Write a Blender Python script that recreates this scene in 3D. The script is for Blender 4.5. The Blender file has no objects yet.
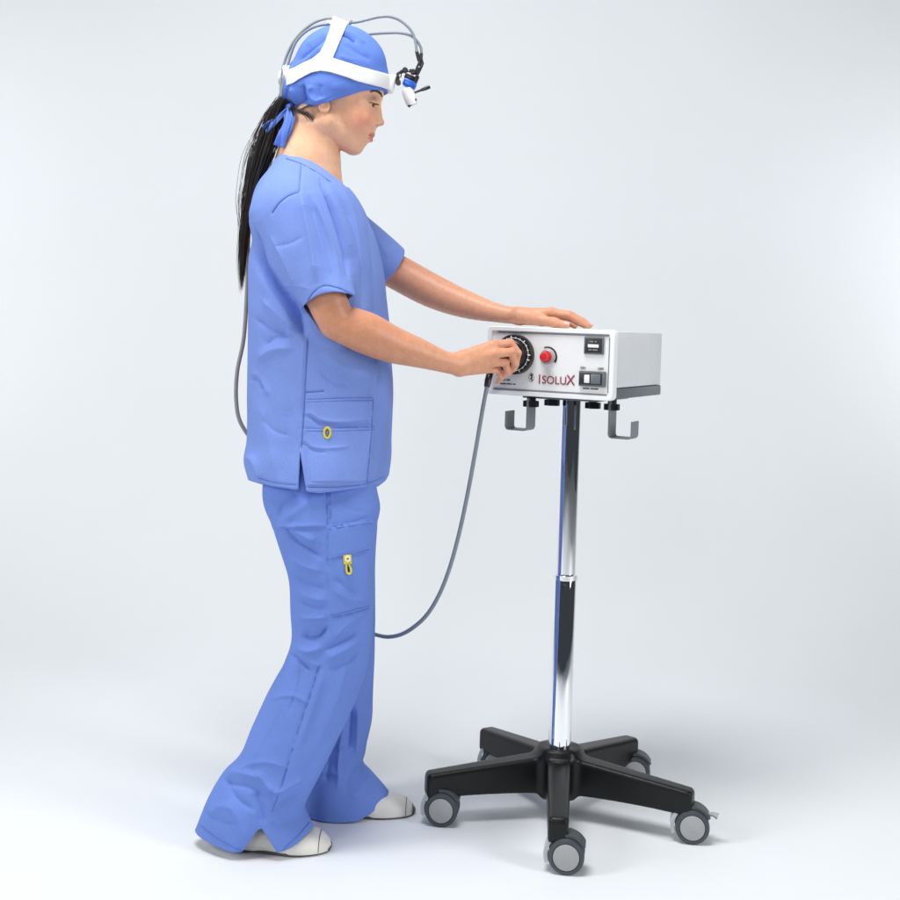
import bpy, bmesh, math, random
import numpy as np
from mathutils import Vector, Matrix

random.seed(7)
rng = np.random.default_rng(11)
SC = bpy.context.scene
COL = SC.collection

# ------------------------------------------------------------------ camera
F_PX, CX, CY = 1250.0, 450.0, 327.0          # photograph is 900 px wide
ROLL = math.radians(2.0)
CAM = np.array([0.0, -2.55, 1.0])
cam_d = bpy.data.cameras.new("camera")
cam_d.sensor_width = 36.0
cam_d.lens = 36.0 * F_PX / 900.0
cam_d.shift_y = -(450.0 - CY) / 900.0
cam_d.clip_start, cam_d.clip_end = 0.05, 100.0
cam = bpy.data.objects.new("camera", cam_d)
COL.objects.link(cam)
cam.matrix_world = Matrix.Translation(CAM) @ Matrix.Rotation(math.pi / 2, 4, 'X') @ Matrix.Rotation(ROLL, 4, 'Z')
SC.camera = cam

# ------------------------------------------------------------------ world, lamps, exposure
world = bpy.data.worlds.new("World")
SC.world = world
world.use_nodes = True
bg = world.node_tree.nodes['Background']
bg.inputs[0].default_value = (0.80, 0.88, 1.0, 1)
bg.inputs[1].default_value = 0.05
SC.view_settings.view_transform = 'Standard'
SC.view_settings.look = 'None'
SC.view_settings.exposure = 0.0
SC.view_settings.gamma = 1.0
SC.cycles.use_denoising = True
SC.cycles.max_bounces = 8


def area_light(name, loc, target, sx, sy, power, color=(1, 1, 1)):
    d = bpy.data.lights.new(name, 'AREA')
    d.shape, d.size, d.size_y, d.energy, d.color = 'RECTANGLE', sx, sy, power, color
    o = bpy.data.objects.new(name, d)
    COL.objects.link(o)
    o.location = loc
    o.rotation_euler = (Vector(target) - Vector(loc)).to_track_quat('-Z', 'Y').to_euler()
    return o


area_light("overhead_softbox", (-0.35, -0.75, 3.1), (0.05, -0.1, 0.5), 1.2, 1.0, 60)
area_light("left_softbox", (-2.9, -1.5, 2.1), (-0.2, 0, 1.0), 0.9, 1.6, 54, (1.0, 0.99, 0.97))
area_light("right_softbox", (2.7, -1.7, 1.7), (0, 0, 1.0), 0.8, 1.7, 46)
area_light("front_softbox", (-0.9, -4.4, 2.3), (0, 0, 0.9), 0.9, 1.2, 27)
area_light("left_backdrop_lamp", (-2.6, 1.5, 1.3), (-2.1, 2.5, 1.2), 0.5, 1.8, 7, (0.98, 0.99, 1))
area_light("right_backdrop_lamp", (2.35, 1.75, 1.35), (2.1, 2.5, 1.35), 0.4, 0.8, 4.5, (0.98, 0.99, 1))
area_light("background_lamp", (0.0, 0.9, 3.7), (0.0, 2.5, 1.7), 3.0, 0.6, 12, (0.96, 0.98, 1))

# ------------------------------------------------------------------ pixel <-> world helpers
CR, SR = math.cos(ROLL), math.sin(ROLL)


def P(u, v, Y):
    """world point at depth plane Y seen at photograph pixel (u, v)"""
    du, dv = u - CX, v - CY
    a, b = du * CR + dv * SR, -du * SR + dv * CR
    k = (Y - CAM[1]) / F_PX
    return np.array([a * k, Y, CAM[2] - b * k])


def to_px(p, Y0=None):
    """pixel coordinates; with Y0 all points are taken as lying at that depth (affine)"""
    k = ((p[:, 1] if Y0 is None else Y0) - CAM[1]) / F_PX
    a, b = p[:, 0] / k, (CAM[2] - p[:, 2]) / k
    return a * CR - b * SR + CX, a * SR + b * CR + CY


# ------------------------------------------------------------------ materials
def mat(name, color, rough=0.5, metal=0.0, bump=None, var=None, coat=0.0, sss=0.0, sheen=0.0, attr=None, spec=0.5,
        bump_dist=0.001, grain=None):
    m = bpy.data.materials.new(name)
    m.use_nodes = True
    nt = m.node_tree
    N, L = nt.nodes, nt.links
    b = N['Principled BSDF']
    b.inputs['Base Color'].default_value = (*color, 1)
    b.inputs['Roughness'].default_value = rough
    b.inputs['Metallic'].default_value = metal
    b.inputs['Specular IOR Level'].default_value = spec
    b.inputs['Coat Weight'].default_value = coat
    b.inputs['Sheen Weight'].default_value = sheen
    if sss:
        b.inputs['Subsurface Weight'].default_value = sss
        b.inputs['Subsurface Radius'].default_value = (1.0, 0.35, 0.18)
        b.inputs['Subsurface Scale'].default_value = 0.006
    tc = N.new('ShaderNodeTexCoord')
    src = None
    if attr:
        a = N.new('ShaderNodeAttribute')
        a.attribute_name = attr
        src = a.outputs['Color']
    if var:
        sc, amt = var
        n = N.new('ShaderNodeTexNoise')
        n.inputs['Scale'].default_value = sc
        n.inputs['Detail'].default_value = 5
        L.new(tc.outputs['Object'], n.inputs['Vector'])
        mr = N.new('ShaderNodeMapRange')
        mr.inputs['From Min'].default_value, mr.inputs['From Max'].default_value = 0.3, 0.7
        mr.inputs['To Min'].default_value, mr.inputs['To Max'].default_value = 1 - amt, 1 + amt
        L.new(n.outputs['Fac'], mr.inputs['Value'])
        vm = N.new('ShaderNodeVectorMath')
        vm.operation = 'SCALE'
        if src is None:
            vm.inputs[0].default_value = color
        else:
            L.new(src, vm.inputs[0])
        L.new(mr.outputs['Result'], vm.inputs['Scale'])
        src = vm.outputs[0]
    if grain:
        n = N.new('ShaderNodeTexNoise')
        n.inputs['Scale'].default_value = grain[0]
        n.inputs['Detail'].default_value = 3
        L.new(tc.outputs['Object'], n.inputs['Vector'])
        mr = N.new('ShaderNodeMapRange')
        mr.inputs['From Min'].default_value, mr.inputs['From Max'].default_value = 0.3, 0.7
        mr.inputs['To Min'].default_value, mr.inputs['To Max'].default_value = 1 - grain[1], 1 + grain[1]
        L.new(n.outputs['Fac'], mr.inputs['Value'])
        vm = N.new('ShaderNodeVectorMath')
        vm.operation = 'SCALE'
        L.new(src, vm.inputs[0])
        L.new(mr.outputs['Result'], vm.inputs['Scale'])
        src = vm.outputs[0]
    if src is not None:
        L.new(src, b.inputs['Base Color'])
    if bump:
        sc, st = bump
        n = N.new('ShaderNodeTexNoise')
        n.inputs['Scale'].default_value = sc
        n.inputs['Detail'].default_value = 6
        n.inputs['Roughness'].default_value = 0.6
        L.new(tc.outputs['Object'], n.inputs['Vector'])
        bp = N.new('ShaderNodeBump')
        bp.inputs['Strength'].default_value = st
        bp.inputs['Distance'].default_value = bump_dist
        L.new(n.outputs['Fac'], bp.inputs['Height'])
        L.new(bp.outputs['Normal'], b.inputs['Normal'])
    return m


M = dict(
    paper=mat('backdrop_paper', (0.82, 0.85, 0.875), 0.75, var=(1.1, 0.012), spec=0.25),
    cloth=mat('scrub_cloth', (0.19, 0.288, 0.69), 0.85, var=(9, 0.06), bump=(420, 0.22), sheen=0.0, spec=0.25, grain=(330, 0.05)),
    cap=mat('cap_cloth', (0.12, 0.22, 0.66), 0.85, var=(14, 0.06), bump=(420, 0.22), sheen=0.0, spec=0.25, grain=(330, 0.05)),
    trouser=mat('trouser_cloth_shaded', (0.15, 0.25, 0.66), 0.85, var=(9, 0.05), bump=(420, 0.22), sheen=0.0, spec=0.25, grain=(330, 0.05)),  # the tunic's cloth made deeper; falloff of the light put into the colour
    seam=mat('seam_cloth', (0.11, 0.185, 0.56), 0.85, spec=0.2),
    skin=mat('skin', (0.7, 0.4, 0.3), 0.40, attr='tint', grain=(240, 0.05), var=(60, 0.06), bump=(900, 0.12), sss=0.12, spec=0.35),
    nail=mat('nail', (0.78, 0.50, 0.43), 0.25),
    hair=mat('hair', (0.022, 0.017, 0.016), 0.33, spec=0.5),
    white=mat('white_plastic', (0.84, 0.85, 0.84), 0.4, var=(30, 0.015)),
    boxwhite=mat('white_enamel', (0.86, 0.87, 0.865), 0.32, var=(20, 0.012), bump=(700, 0.05)),
    boxside=mat('grey_enamel', (0.70, 0.72, 0.735), 0.42, var=(20, 0.02), bump=(700, 0.06)),
    darkgrey=mat('dark_grey_enamel', (0.13, 0.145, 0.16), 0.45, var=(30, 0.04)),
    recess_shade=mat('recess_shade_grey', (0.22, 0.24, 0.26), 0.5),  # colour of the painted shadow round the panel
    black=mat('black_plastic', (0.006, 0.0065, 0.007), 0.36, var=(40, 0.1), bump=(600, 0.15), spec=0.3),
    blackmetal=mat('black_anodised', (0.012, 0.012, 0.014), 0.3),
    chrome=mat('chrome', (0.93, 0.94, 0.95), 0.035, 1.0),
    steel=mat('grey_steel', (0.20, 0.22, 0.235), 0.42, 0.25, var=(60, 0.05)),
    red=mat('red_plastic', (0.62, 0.018, 0.03), 0.3),
    redink=mat('red_ink', (0.30, 0.02, 0.045), 0.5),
    ink=mat('black_ink', (0.02, 0.02, 0.022), 0.5),
    greyink=mat('grey_ink', (0.2, 0.2, 0.22), 0.5),
    cable=mat('grey_cable', (0.24, 0.275, 0.31), 0.42, var=(60, 0.05)),
    tyre=mat('caster_rubber', (0.055, 0.065, 0.075), 0.5, var=(60, 0.08)),
    hub=mat('grey_hub_plastic', (0.36, 0.37, 0.375), 0.45, var=(60, 0.04)),
    fork=mat('pale_fork_plastic', (0.50, 0.53, 0.55), 0.25, spec=0.6),
    yellow=mat('yellow_enamel', (0.72, 0.60, 0.04), 0.4),
    bluelamp=mat('blue_anodised', (0.03, 0.13, 0.62), 0.3, 0.3),
    lens=mat('lens_glass', (0.75, 0.78, 0.8), 0.08),
    eye=mat('eye_white', (0.72, 0.68, 0.65), 0.2),
    iris=mat('iris', (0.03, 0.018, 0.012), 0.15),
    shoe=mat('white_shoe_leather', (0.80, 0.78, 0.72), 0.5, var=(28, 0.07), bump=(300, 0.2)),
    sole=mat('shoe_sole', (0.10, 0.09, 0.08), 0.7),
    scuff=mat('dark_toe_rubber', (0.13, 0.12, 0.10), 0.6, var=(80, 0.2)),
    lip=mat('lip', (0.5, 0.15, 0.15), 0.4),
)


# ------------------------------------------------------------------ object helpers
def empty(name, loc, label, cat, rz=0.0, group=None):
    o = bpy.data.objects.new(name, None)
    COL.objects.link(o)
    o.location = loc
    o.rotation_euler = (0, 0, rz)
    o.empty_display_size = 0.05
    o['label'], o['category'] = label, cat
    if group:
        o['group'] = group
    return o


def pivot(name, parent, loc, rz=0.0):
    o = bpy.data.objects.new(name, None)
    COL.objects.link(o)
    o.parent = parent
    o.location = loc
    o.rotation_euler = (0, 0, rz)
    return o


def mk(name, verts, faces, m, parent=None, smooth=True, world=False, sharp=None):
    """one mesh object; world=True: the verts are world coordinates and the parent chain only translates"""
    verts = np.asarray(verts, dtype=np.float64)
    if world and parent is not None:
        off, q = np.zeros(3), parent
        while q is not None:
            off = off + np.array(q.location)
            q = q.parent
        verts = verts - off
    me = bpy.data.meshes.new(name)
    if isinstance(faces, np.ndarray):
        n, k = faces.shape
        me.vertices.add(len(verts))
        me.vertices.foreach_set('co', verts.ravel())
        me.loops.add(n * k)
        me.polygons.add(n)
        me.loops.foreach_set('vertex_index', faces.ravel().astype(np.int32))
        me.polygons.foreach_set('loop_start', (np.arange(n) * k).astype(np.int32))
        me.update(calc_edges=True)
    else:
        me.from_pydata([tuple(p) for p in verts], [], faces)
    me.validate()
    if smooth:
        me.polygons.foreach_set('use_smooth', np.ones(len(me.polygons), dtype=bool))
        if sharp:
            me.set_sharp_from_angle(angle=math.radians(sharp))
    me.materials.append(m)
    o = bpy.data.objects.new(name, me)
    COL.objects.link(o)
    if parent is not None:
        o.parent = parent
    return o


class G:
    """collects simple shapes into one mesh"""

    def __init__(s):
        s.v, s.f = [], []

    def add(s, v, f):
        o = len(s.v)
        s.v.extend([tuple(map(float, p)) for p in v])
        s.f.extend([tuple(int(i) + o for i in q) for q in f])
        return s

    def box(s, c, d, bev=0.0, seg=2, rot=None):
        bm = bmesh.new()
        bmesh.ops.create_cube(bm, size=1.0)
        for p in bm.verts:
            p.co = Vector((p.co.x * d[0], p.co.y * d[1], p.co.z * d[2]))
        if bev:
            bmesh.ops.bevel(bm, geom=bm.edges[:], offset=bev, segments=seg, profile=0.5, affect='EDGES')
        if rot is not None:
            bmesh.ops.transform(bm, matrix=rot.to_4x4(), verts=bm.verts)
        bm.verts.index_update()
        s.add([p.co + Vector(c) for p in bm.verts], [[q.index for q in f.verts] for f in bm.faces])
        bm.free()
        return s

    def tube(s, pts, r, n=10, caps=True, flat=None):
        """swept tube; r scalar or list; flat=(axis, factor) squashes the section along an axis"""
        pts = [np.asarray(p, float) for p in pts]
        k = len(pts)
        rr = [r] * k if np.isscalar(r) else list(r)
        T = [pts[min(i + 1, k - 1)] - pts[max(i - 1, 0)] for i in range(k)]
        T = [t / (np.linalg.norm(t) + 1e-12) for t in T]
        ref = np.array([0, 1, 0.0]) if abs(T[0][1]) < 0.9 else np.array([1, 0, 0.0])
        nrm = np.cross(T[0], ref)
        nrm /= np.linalg.norm(nrm)
        V = []
        for i in range(k):
            nrm = nrm - T[i] * nrm.dot(T[i])
            nrm /= np.linalg.norm(nrm) + 1e-12
            bn = np.cross(T[i], nrm)
            for j in range(n):
                a = 2 * math.pi * j / n
                q = rr[i] * (math.cos(a) * nrm + math.sin(a) * bn)
                if flat is not None:
                    ax = np.asarray(flat[0], float)
                    q = q - ax * q.dot(ax) * (1 - flat[1])
                V.append(pts[i] + q)
        Fc = [(i * n + j, i * n + (j + 1) % n, (i + 1) * n + (j + 1) % n, (i + 1) * n + j)
              for i in range(k - 1) for j in range(n)]
        if caps:
            Fc += [tuple(range(n))[::-1], tuple((k - 1) * n + j for j in range(n))]
        return s.add(V, Fc)

    def lathe(s, c, axis, prof, n=32):
        """prof: list of (radius, distance along axis)"""
        ax = np.asarray(axis, float)
        ax /= np.linalg.norm(ax)
        e = np.array([0, 0, 1.0]) if abs(ax[2]) < 0.9 else np.array([1.0, 0, 0])
        x = np.cross(ax, e)
        x /= np.linalg.norm(x)
        y = np.cross(ax, x)
        c = np.asarray(c, float)
        V = [c + ax * h + r * (math.cos(2 * math.pi * j / n) * x + math.sin(2 * math.pi * j / n) * y)
             for r, h in prof for j in range(n)]
        k = len(prof)
        Fc = [(i * n + j, i * n + (j + 1) % n, (i + 1) * n + (j + 1) % n, (i + 1) * n + j)
              for i in range(k - 1) for j in range(n)]
        Fc += [tuple(range(n))[::-1], tuple((k - 1) * n + j for j in range(n))]
        return s.add(V, Fc)

    def prism(s, poly, y0, y1):
        """poly in local (x, z), extruded along y"""
        k = len(poly)
        V = [(x, y0, z) for x, z in poly] + [(x, y1, z) for x, z in poly]
        Fc = [(i, (i + 1) % k, k + (i + 1) % k, k + i) for i in range(k)]
        return s.add(V, Fc + [tuple(range(k))[::-1], tuple(range(k, 2 * k))])

    def build(s, name, m, parent=None, smooth=True, world=False, sharp=35):
        o = mk(name, s.v, s.f, m, parent, smooth, world)
        bm = bmesh.new()
        bm.from_mesh(o.data)
        bmesh.ops.recalc_face_normals(bm, faces=bm.faces)
        bm.to_mesh(o.data)
        bm.free()
        if smooth and sharp:
            o.data.set_sharp_from_angle(angle=math.radians(sharp))
        return o


def spline(pts, n):
    """dense Catmull-Rom curve through points"""
    pts = np.asarray(pts, float)
    k = len(pts)
    d = np.concatenate([[0], np.cumsum(np.linalg.norm(np.diff(pts, axis=0), axis=1) ** 0.5 + 1e-9)])
    t = np.linspace(0, d[-1], n)
    return np.stack([hermite(t, d, pts[:, i]) for i in range(pts.shape[1])], 1)


def hermite(x, xs, ys):
    """smooth, mostly monotone interpolation of a table"""
    xs, ys = np.asarray(xs, float), np.asarray(ys, float)
    h = np.diff(xs)
    dl = np.diff(ys) / h
    m = np.zeros_like(ys)
    m[0], m[-1] = dl[0], dl[-1]
    m[1:-1] = (dl[:-1] * h[1:] + dl[1:] * h[:-1]) / (h[1:] + h[:-1])
    i = np.clip(np.searchsorted(xs, x) - 1, 0, len(h) - 1)
    t = np.clip((x - xs[i]) / h[i], 0, 1)
    return ((2 * t ** 3 - 3 * t ** 2 + 1) * ys[i] + (t ** 3 - 2 * t ** 2 + t) * h[i] * m[i]
            + (-2 * t ** 3 + 3 * t ** 2) * ys[i + 1] + (t ** 3 - t ** 2) * h[i] * m[i + 1])


def noise3(p, seed=0):
    """vectorised gradient noise, about -0.7..0.7"""
    p = np.asarray(p, float)
    i = np.floor(p).astype(np.int64)
    f = p - i
    w = f * f * f * (f * (f * 6 - 15) + 10)
    out = 0.0
    for dx in (0, 1):
        for dy in (0, 1):
            for dz in (0, 1):
                h = ((i[:, 0] + dx) * 73856093) ^ ((i[:, 1] + dy) * 19349663) ^ ((i[:, 2] + dz) * 83492791) ^ (seed * 2654435761)
                h = (h ^ (h >> 13)) * 1274126177 & 0x7fffffff
                h = h ^ (h >> 16)
                g1 = (h & 1023) / 511.5 - 1
                g2 = ((h >> 10) & 1023) / 511.5 - 1
                g3 = ((h >> 20) & 1023) / 511.5 - 1
                d = g1 * (f[:, 0] - dx) + g2 * (f[:, 1] - dy) + g3 * (f[:, 2] - dz)
                out = out + d * (w[:, 0] if dx else 1 - w[:, 0]) * (w[:, 1] if dy else 1 - w[:, 1]) * (w[:, 2] if dz else 1 - w[:, 2])
    return out


# ------------------------------------------------------------------ implicit surfaces
def smin(a, b, k):
    if k <= 0:
        return np.minimum(a, b)
    h = np.clip(0.5 + 0.5 * (b - a) / k, 0, 1)
    return b + (a - b) * h - k * h * (1 - h)


def smax(a, b, k):
    return -smin(-a, -b, k)


def sd_cone(p, a, b, ra, rb, flat=None):
    """tapered capsule; flat=(axis, factor): thinner along axis"""
    a, b = np.asarray(a, float), np.asarray(b, float)
    ab = b - a
    t = np.clip(((p - a) @ ab) / (ab @ ab + 1e-12), 0, 1)
    q = p - a - t[:, None] * ab
    if flat is not None:
        ax, fk = np.asarray(flat[0], float), flat[1]
        q = q + np.outer(q @ ax, ax) * (1 / fk - 1)
        d = np.linalg.norm(q, axis=1) - (ra + (rb - ra) * t)
        return d * min(1.0, 0.5 + 0.5 * fk)
    return np.linalg.norm(q, axis=1) - (ra + (rb - ra) * t)


def sd_ell(p, c, r, rot=None):
    q = p - np.asarray(c, float)
    if rot is not None:            # rotation in the plane of the first two axes, degrees
        a = math.radians(rot)
        q = np.stack([q[:, 0] * math.cos(a) + q[:, 1] * math.sin(a), -q[:, 0] * math.sin(a) + q[:, 1] * math.cos(a), q[:, 2]], 1)
    r = np.asarray(r, float)
    k0 = np.linalg.norm(q / r, axis=1)
    k1 = np.linalg.norm(q / (r * r), axis=1) + 1e-9
    return k0 * (k0 - 1) / k1


def sd_poly(u, v, poly):
    """signed distance to a polygon, negative inside"""
    poly = np.asarray(poly, float)
    d = np.full(u.shape, 1e9)
    s = np.zeros(u.shape, dtype=bool)
    n = len(poly)
    for i in range(n):
        a, b = poly[i], poly[(i + 1) % n]
        e = b - a
        t = np.clip(((u - a[0]) * e[0] + (v - a[1]) * e[1]) / (e @ e), 0, 1)
        d = np.minimum(d, np.hypot(u - a[0] - t * e[0], v - a[1] - t * e[1]))
        c = ((a[1] > v) != (b[1] > v)) & (u < (b[0] - a[0]) * (v - a[1]) / (b[1] - a[1] + 1e-12) + a[0])
        s ^= c
    return np.where(s, -d, d)


class SDF:
    def __init__(s):
        s.pr = []

    def add(s, fn, lo, hi, k=0.0, op='u'):
        s.pr.append((fn, np.minimum(lo, hi), np.maximum(lo, hi), k, op))
        return s

    def cone(s, a, b, ra, rb, k=0.0, op='u', flat=None):
        a, b = np.asarray(a, float), np.asarray(b, float)
        r = max(ra, rb) * 1.02
        return s.add(lambda p: sd_cone(p, a, b, ra, rb, flat), np.minimum(a, b) - r, np.maximum(a, b) + r, k, op)

    def chain(s, pts, rad, k=0.0, flat=None):
        q = spline(np.concatenate([np.asarray(pts, float), np.asarray(rad, float)[:, None]], 1), 5 * len(pts))
        for i in range(len(q) - 1):
            s.cone(q[i, :3], q[i + 1, :3], q[i, 3], q[i + 1, 3], .0015, 'u', flat)
        return s

    def __call__(s, p, lo=None, hi=None, pad=0.0):
        d = np.full(len(p), 1.0)
        for fn, a, b, k, op in s.pr:
            if lo is not None and (np.any(a - k - pad > hi) or np.any(b + k + pad < lo)):
                continue
            e = fn(p)
            d = smin(d, e, k) if op == 'u' else (smax(d, -e, k) if op == 's' else smax(d, e, k))
        return d

    def bounds(s):
        U = [q for q in s.pr if q[4] == 'u']
        return np.min([q[1] for q in U], 0) - 0.01, np.max([q[2] for q in U], 0) + 0.01


def mesh_sdf(f, h, bs=20, lo=None, hi=None):
    """surface nets over the active blocks only"""
    l0, h0 = f.bounds()
    lo = l0 if lo is None else np.asarray(lo, float)
    hi = h0 if hi is None else np.asarray(hi, float)
    nb = np.ceil((hi - lo) / (h * bs)).astype(int)
    BI = np.stack(np.meshgrid(*[np.arange(n) for n in nb], indexing='ij'), -1).reshape(-1, 3)
    cen = lo + (BI + 0.5) * h * bs
    act = np.abs(f(cen)) < h * bs * 0.95 + 0.012
    BI = BI[act]
    ids_all, pos_all, quads = [], [], []
    NY, NZ = int(nb[1] * bs + 8), int(nb[2] * bs + 8)
    g = np.arange(-1, bs + 1)
    GX, GY, GZ = np.meshgrid(g, g, g, indexing='ij')
    n1 = bs + 2
    for bi in BI:
        i0 = bi * bs
        pts = np.stack([lo[0] + (GX + i0[0]) * h, lo[1] + (GY + i0[1]) * h, lo[2] + (GZ + i0[2]) * h], -1).reshape(-1, 3)
        d = f(pts, pts[0], pts[-1], 0.012).reshape(n1, n1, n1)
        s = d < 0
        if s.all() or not s.any():
            continue
        c = [d[a:n1 - 1 + a, b:n1 - 1 + b, e:n1 - 1 + e] for a in (0, 1) for b in (0, 1) for e in (0, 1)]
        sg = sum((q < 0).astype(np.int8) for q in c)
        mk_ = (sg > 0) & (sg < 8)
        I, J, K = np.nonzero(mk_)
        D = np.stack([q[I, J, K] for q in c], 1)
        off = np.array([(a, b, e) for a in (0, 1) for b in (0, 1) for e in (0, 1)], float)
        acc, cnt = np.zeros((len(I), 3)), np.zeros(len(I))
        for x in range(8):
            for y in range(x + 1, 8):
                if np.abs(off[x] - off[y]).sum() != 1:
                    continue
                cr = (D[:, x] < 0) != (D[:, y] < 0)
                t = D[:, x] / (D[:, x] - D[:, y] + 1e-20)
                acc += np.where(cr[:, None], off[x] + np.clip(t, 0, 1)[:, None] * (off[y] - off[x]), 0)
                cnt += cr
        pos = acc / np.maximum(cnt, 1)[:, None] + np.stack([I, J, K], 1) - 1 + i0
        gid = lambda i, j, k: ((i + i0[0] + 2) * NY + (j + i0[1] + 2)) * NZ + (k + i0[2] + 2)
        ids_all.append(gid(I - 1, J - 1, K - 1))
        pos_all.append(lo + pos * h)
        R = slice(1, bs + 1)
        own = np.s_[1:bs + 1, 1:bs + 1, 1:bs + 1]
        for ax in range(3):
            a_ = s[1:, 1:, 1:] if False else None
            s0 = s[1:bs + 1, 1:bs + 1, 1:bs + 1]
            sh = [slice(1, bs + 1)] * 3
            sh[ax] = slice(2, bs + 2)
            if bs + 2 > n1:
                raise ValueError
            s1 = s[tuple(sh)] if s[tuple(sh)].shape == s0.shape else None
            if s1 is None:
                # last sample layer is missing: only bs-1 edges are owned along this axis here
                sh[ax] = slice(2, bs + 1)
                s1 = s[tuple(sh)]
                sl = [slice(None)] * 3
                sl[ax] = slice(0, bs - 1)
                s0 = s0[tuple(sl)]
            cr = s0 != s1
            I, J, K = np.nonzero(cr)
            fl = s0[I, J, K]
            q = [I, J, K]
            o1, o2 = [(1, 2), (2, 0), (0, 1)][ax]

            def cell(da, db):
                w = [I.copy(), J.copy(), K.copy()]
                w[o1] = w[o1] + da
                w[o2] = w[o2] + db
                return gid(*w)
            Q = np.stack([cell(-1, -1), cell(0, -1), cell(0, 0), cell(-1, 0)], 1)
            Q[~fl] = Q[~fl][:, ::-1]
            quads.append(Q)
    ids = np.concatenate(ids_all)
    pos = np.concatenate(pos_all)
    uq, ix = np.unique(ids, return_index=True)
    pos = pos[ix]
    Q = np.concatenate(quads)
    F = np.searchsorted(uq, Q)
    F = np.clip(F, 0, len(uq) - 1)
    ok = (uq[F] == Q).all(1)
    F = F[ok]
    return pos, F


def vnormals(v, f):
    n = np.cross(v[f[:, 2]] - v[f[:, 0]], v[f[:, 3]] - v[f[:, 1]])
    out = np.zeros_like(v)
    for k in range(4):
        for c in range(3):
            out[:, c] += np.bincount(f[:, k], n[:, c], len(v))
    return out / (np.linalg.norm(out, axis=1)[:, None] + 1e-15)


def relax(v, f, it=1, lam=0.5):
    for _ in range(it):
        s, c = np.zeros_like(v), np.zeros(len(v))
        for k in range(4):
            for o in (1, 3):
                for x in range(3):
                    s[:, x] += np.bincount(f[:, k], v[f[:, (k + o) % 4], x], len(v))
                c += np.bincount(f[:, k], minlength=len(v))
        v = v + lam * (s / np.maximum(c, 1)[:, None] - v)
    return v


def fold_disp(u, v, folds):
    """height (m) of drawn cloth folds at pixels: (points, height mm, width px, kind)"""
    h = np.zeros_like(u)
    for pts, amp, w, kind in folds:
        pts = np.asarray(pts, float)
        if len(pts) > 2:
            pts = spline(pts, 4 * len(pts))
        L = np.concatenate([[0], np.cumsum(np.linalg.norm(np.diff(pts, axis=0), axis=1))])
        r = 4 * w
        sel = np.nonzero((u > pts[:, 0].min() - r) & (u < pts[:, 0].max() + r) & (v > pts[:, 1].min() - r) & (v < pts[:, 1].max() + r))[0]
        if not len(sel):
            continue
        us, vs = u[sel], v[sel]
        best, bt, sd = np.full(len(sel), 1e9), np.zeros(len(sel)), np.zeros(len(sel))
        for i in range(len(pts) - 1):
            e = pts[i + 1] - pts[i]
            le = np.linalg.norm(e) + 1e-9
            t = ((us - pts[i, 0]) * e[0] + (vs - pts[i, 1]) * e[1]) / le ** 2
            tc = np.clip(t, 0, 1)
            d = np.hypot(us - pts[i, 0] - tc * e[0], vs - pts[i, 1] - tc * e[1])
            cr = (e[0] * (vs - pts[i, 1]) - e[1] * (us - pts[i, 0])) / le
            m = d < best
            best, bt, sd = np.where(m, d, best), np.where(m, L[i] + tc * le, bt), np.where(m, cr, sd)
        T = bt / (L[-1] + 1e-9)
        end = np.clip(np.minimum(T, 1 - T) * 5 + (0.75 if kind in ('seam', 'step') else 0.15), 0, 1)
        if kind == 'step':       # sharp edge, raised on the right-hand side of the drawn direction
            g = np.where(sd > 0, np.exp(-sd / (3 * w)), 0.0) * np.exp(-np.maximum(best - np.abs(sd), 0) ** 2 / (w * w) * 4)
            g = g - np.exp(-(best / (0.6 * w)) ** 2) * 0.5
        elif kind == 'fold':     # a ridge with a steep and a gentle flank
            x = sd / w
            g = np.where(x > 0, np.exp(-np.abs(x) * 2.0), np.exp(-np.abs(x) * 0.9)) * np.exp(-(np.maximum(best - np.abs(sd), 0) / w) ** 2)
        else:
            g = .5 * np.exp(-(best / w) ** 2) + .5 * np.exp(-best / (.75 * w))
        h[sel] += amp * 1e-3 * g * end * (1.0 if kind == 'seam' else 1.3)
    return h


def patch(u, v, polys, hgt):
    """height of sewn-on pocket panels, each a polygon in photograph pixels"""
    h = np.zeros_like(u)
    for pl in polys:
        a = np.asarray(pl, float)
        sel = np.nonzero((u > a[:, 0].min() - 3) & (u < a[:, 0].max() + 3) & (v > a[:, 1].min() - 3) & (v < a[:, 1].max() + 3))[0]
        d = sd_poly(u[sel], v[sel], pl)
        h[sel] += hgt / (1 + np.exp(np.clip(d / .28, -30, 30))) - hgt * .55 * np.exp(-((d + 2.2) / .6) ** 2)
    return h


# ================================================================== THE SETTING: seamless paper sweep
def sweep():
    prof = [(-6.0, 0.0)]
    prof += [(y, 0.0) for y in np.linspace(-5.5, 0.8, 20)]
    R, y0 = 1.5, 1.0
    prof += [(y0 + R * math.sin(a), R - R * math.cos(a)) for a in np.linspace(0, math.pi / 2, 28)]
    prof += [(y0 + R, z) for z in np.linspace(R + 0.2, 5.5, 12)]
    xs = np.linspace(-5.5, 5.5, 23)
    V = [(x, y, z) for y, z in prof for x in xs]
    n = len(xs)
    Fc = [(i * n + j, i * n + j + 1, (i + 1) * n + j + 1, (i + 1) * n + j) for i in range(len(prof) - 1) for j in range(n - 1)]
    o = mk('floor', V, Fc, M['paper'])
    o['kind'] = 'structure'


sweep()

# ================================================================== THE STAND
HUB = np.array([0.256, 0.03, 0.0])
stand = empty('mobile_stand', HUB, 'chrome pole stand on a black five-armed base with casters, carrying the white box', 'stand')
ARM_R, ARM_AZ = 0.280, [math.radians(a) for a in (-95, -23, 49, 121, 193)]


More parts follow.
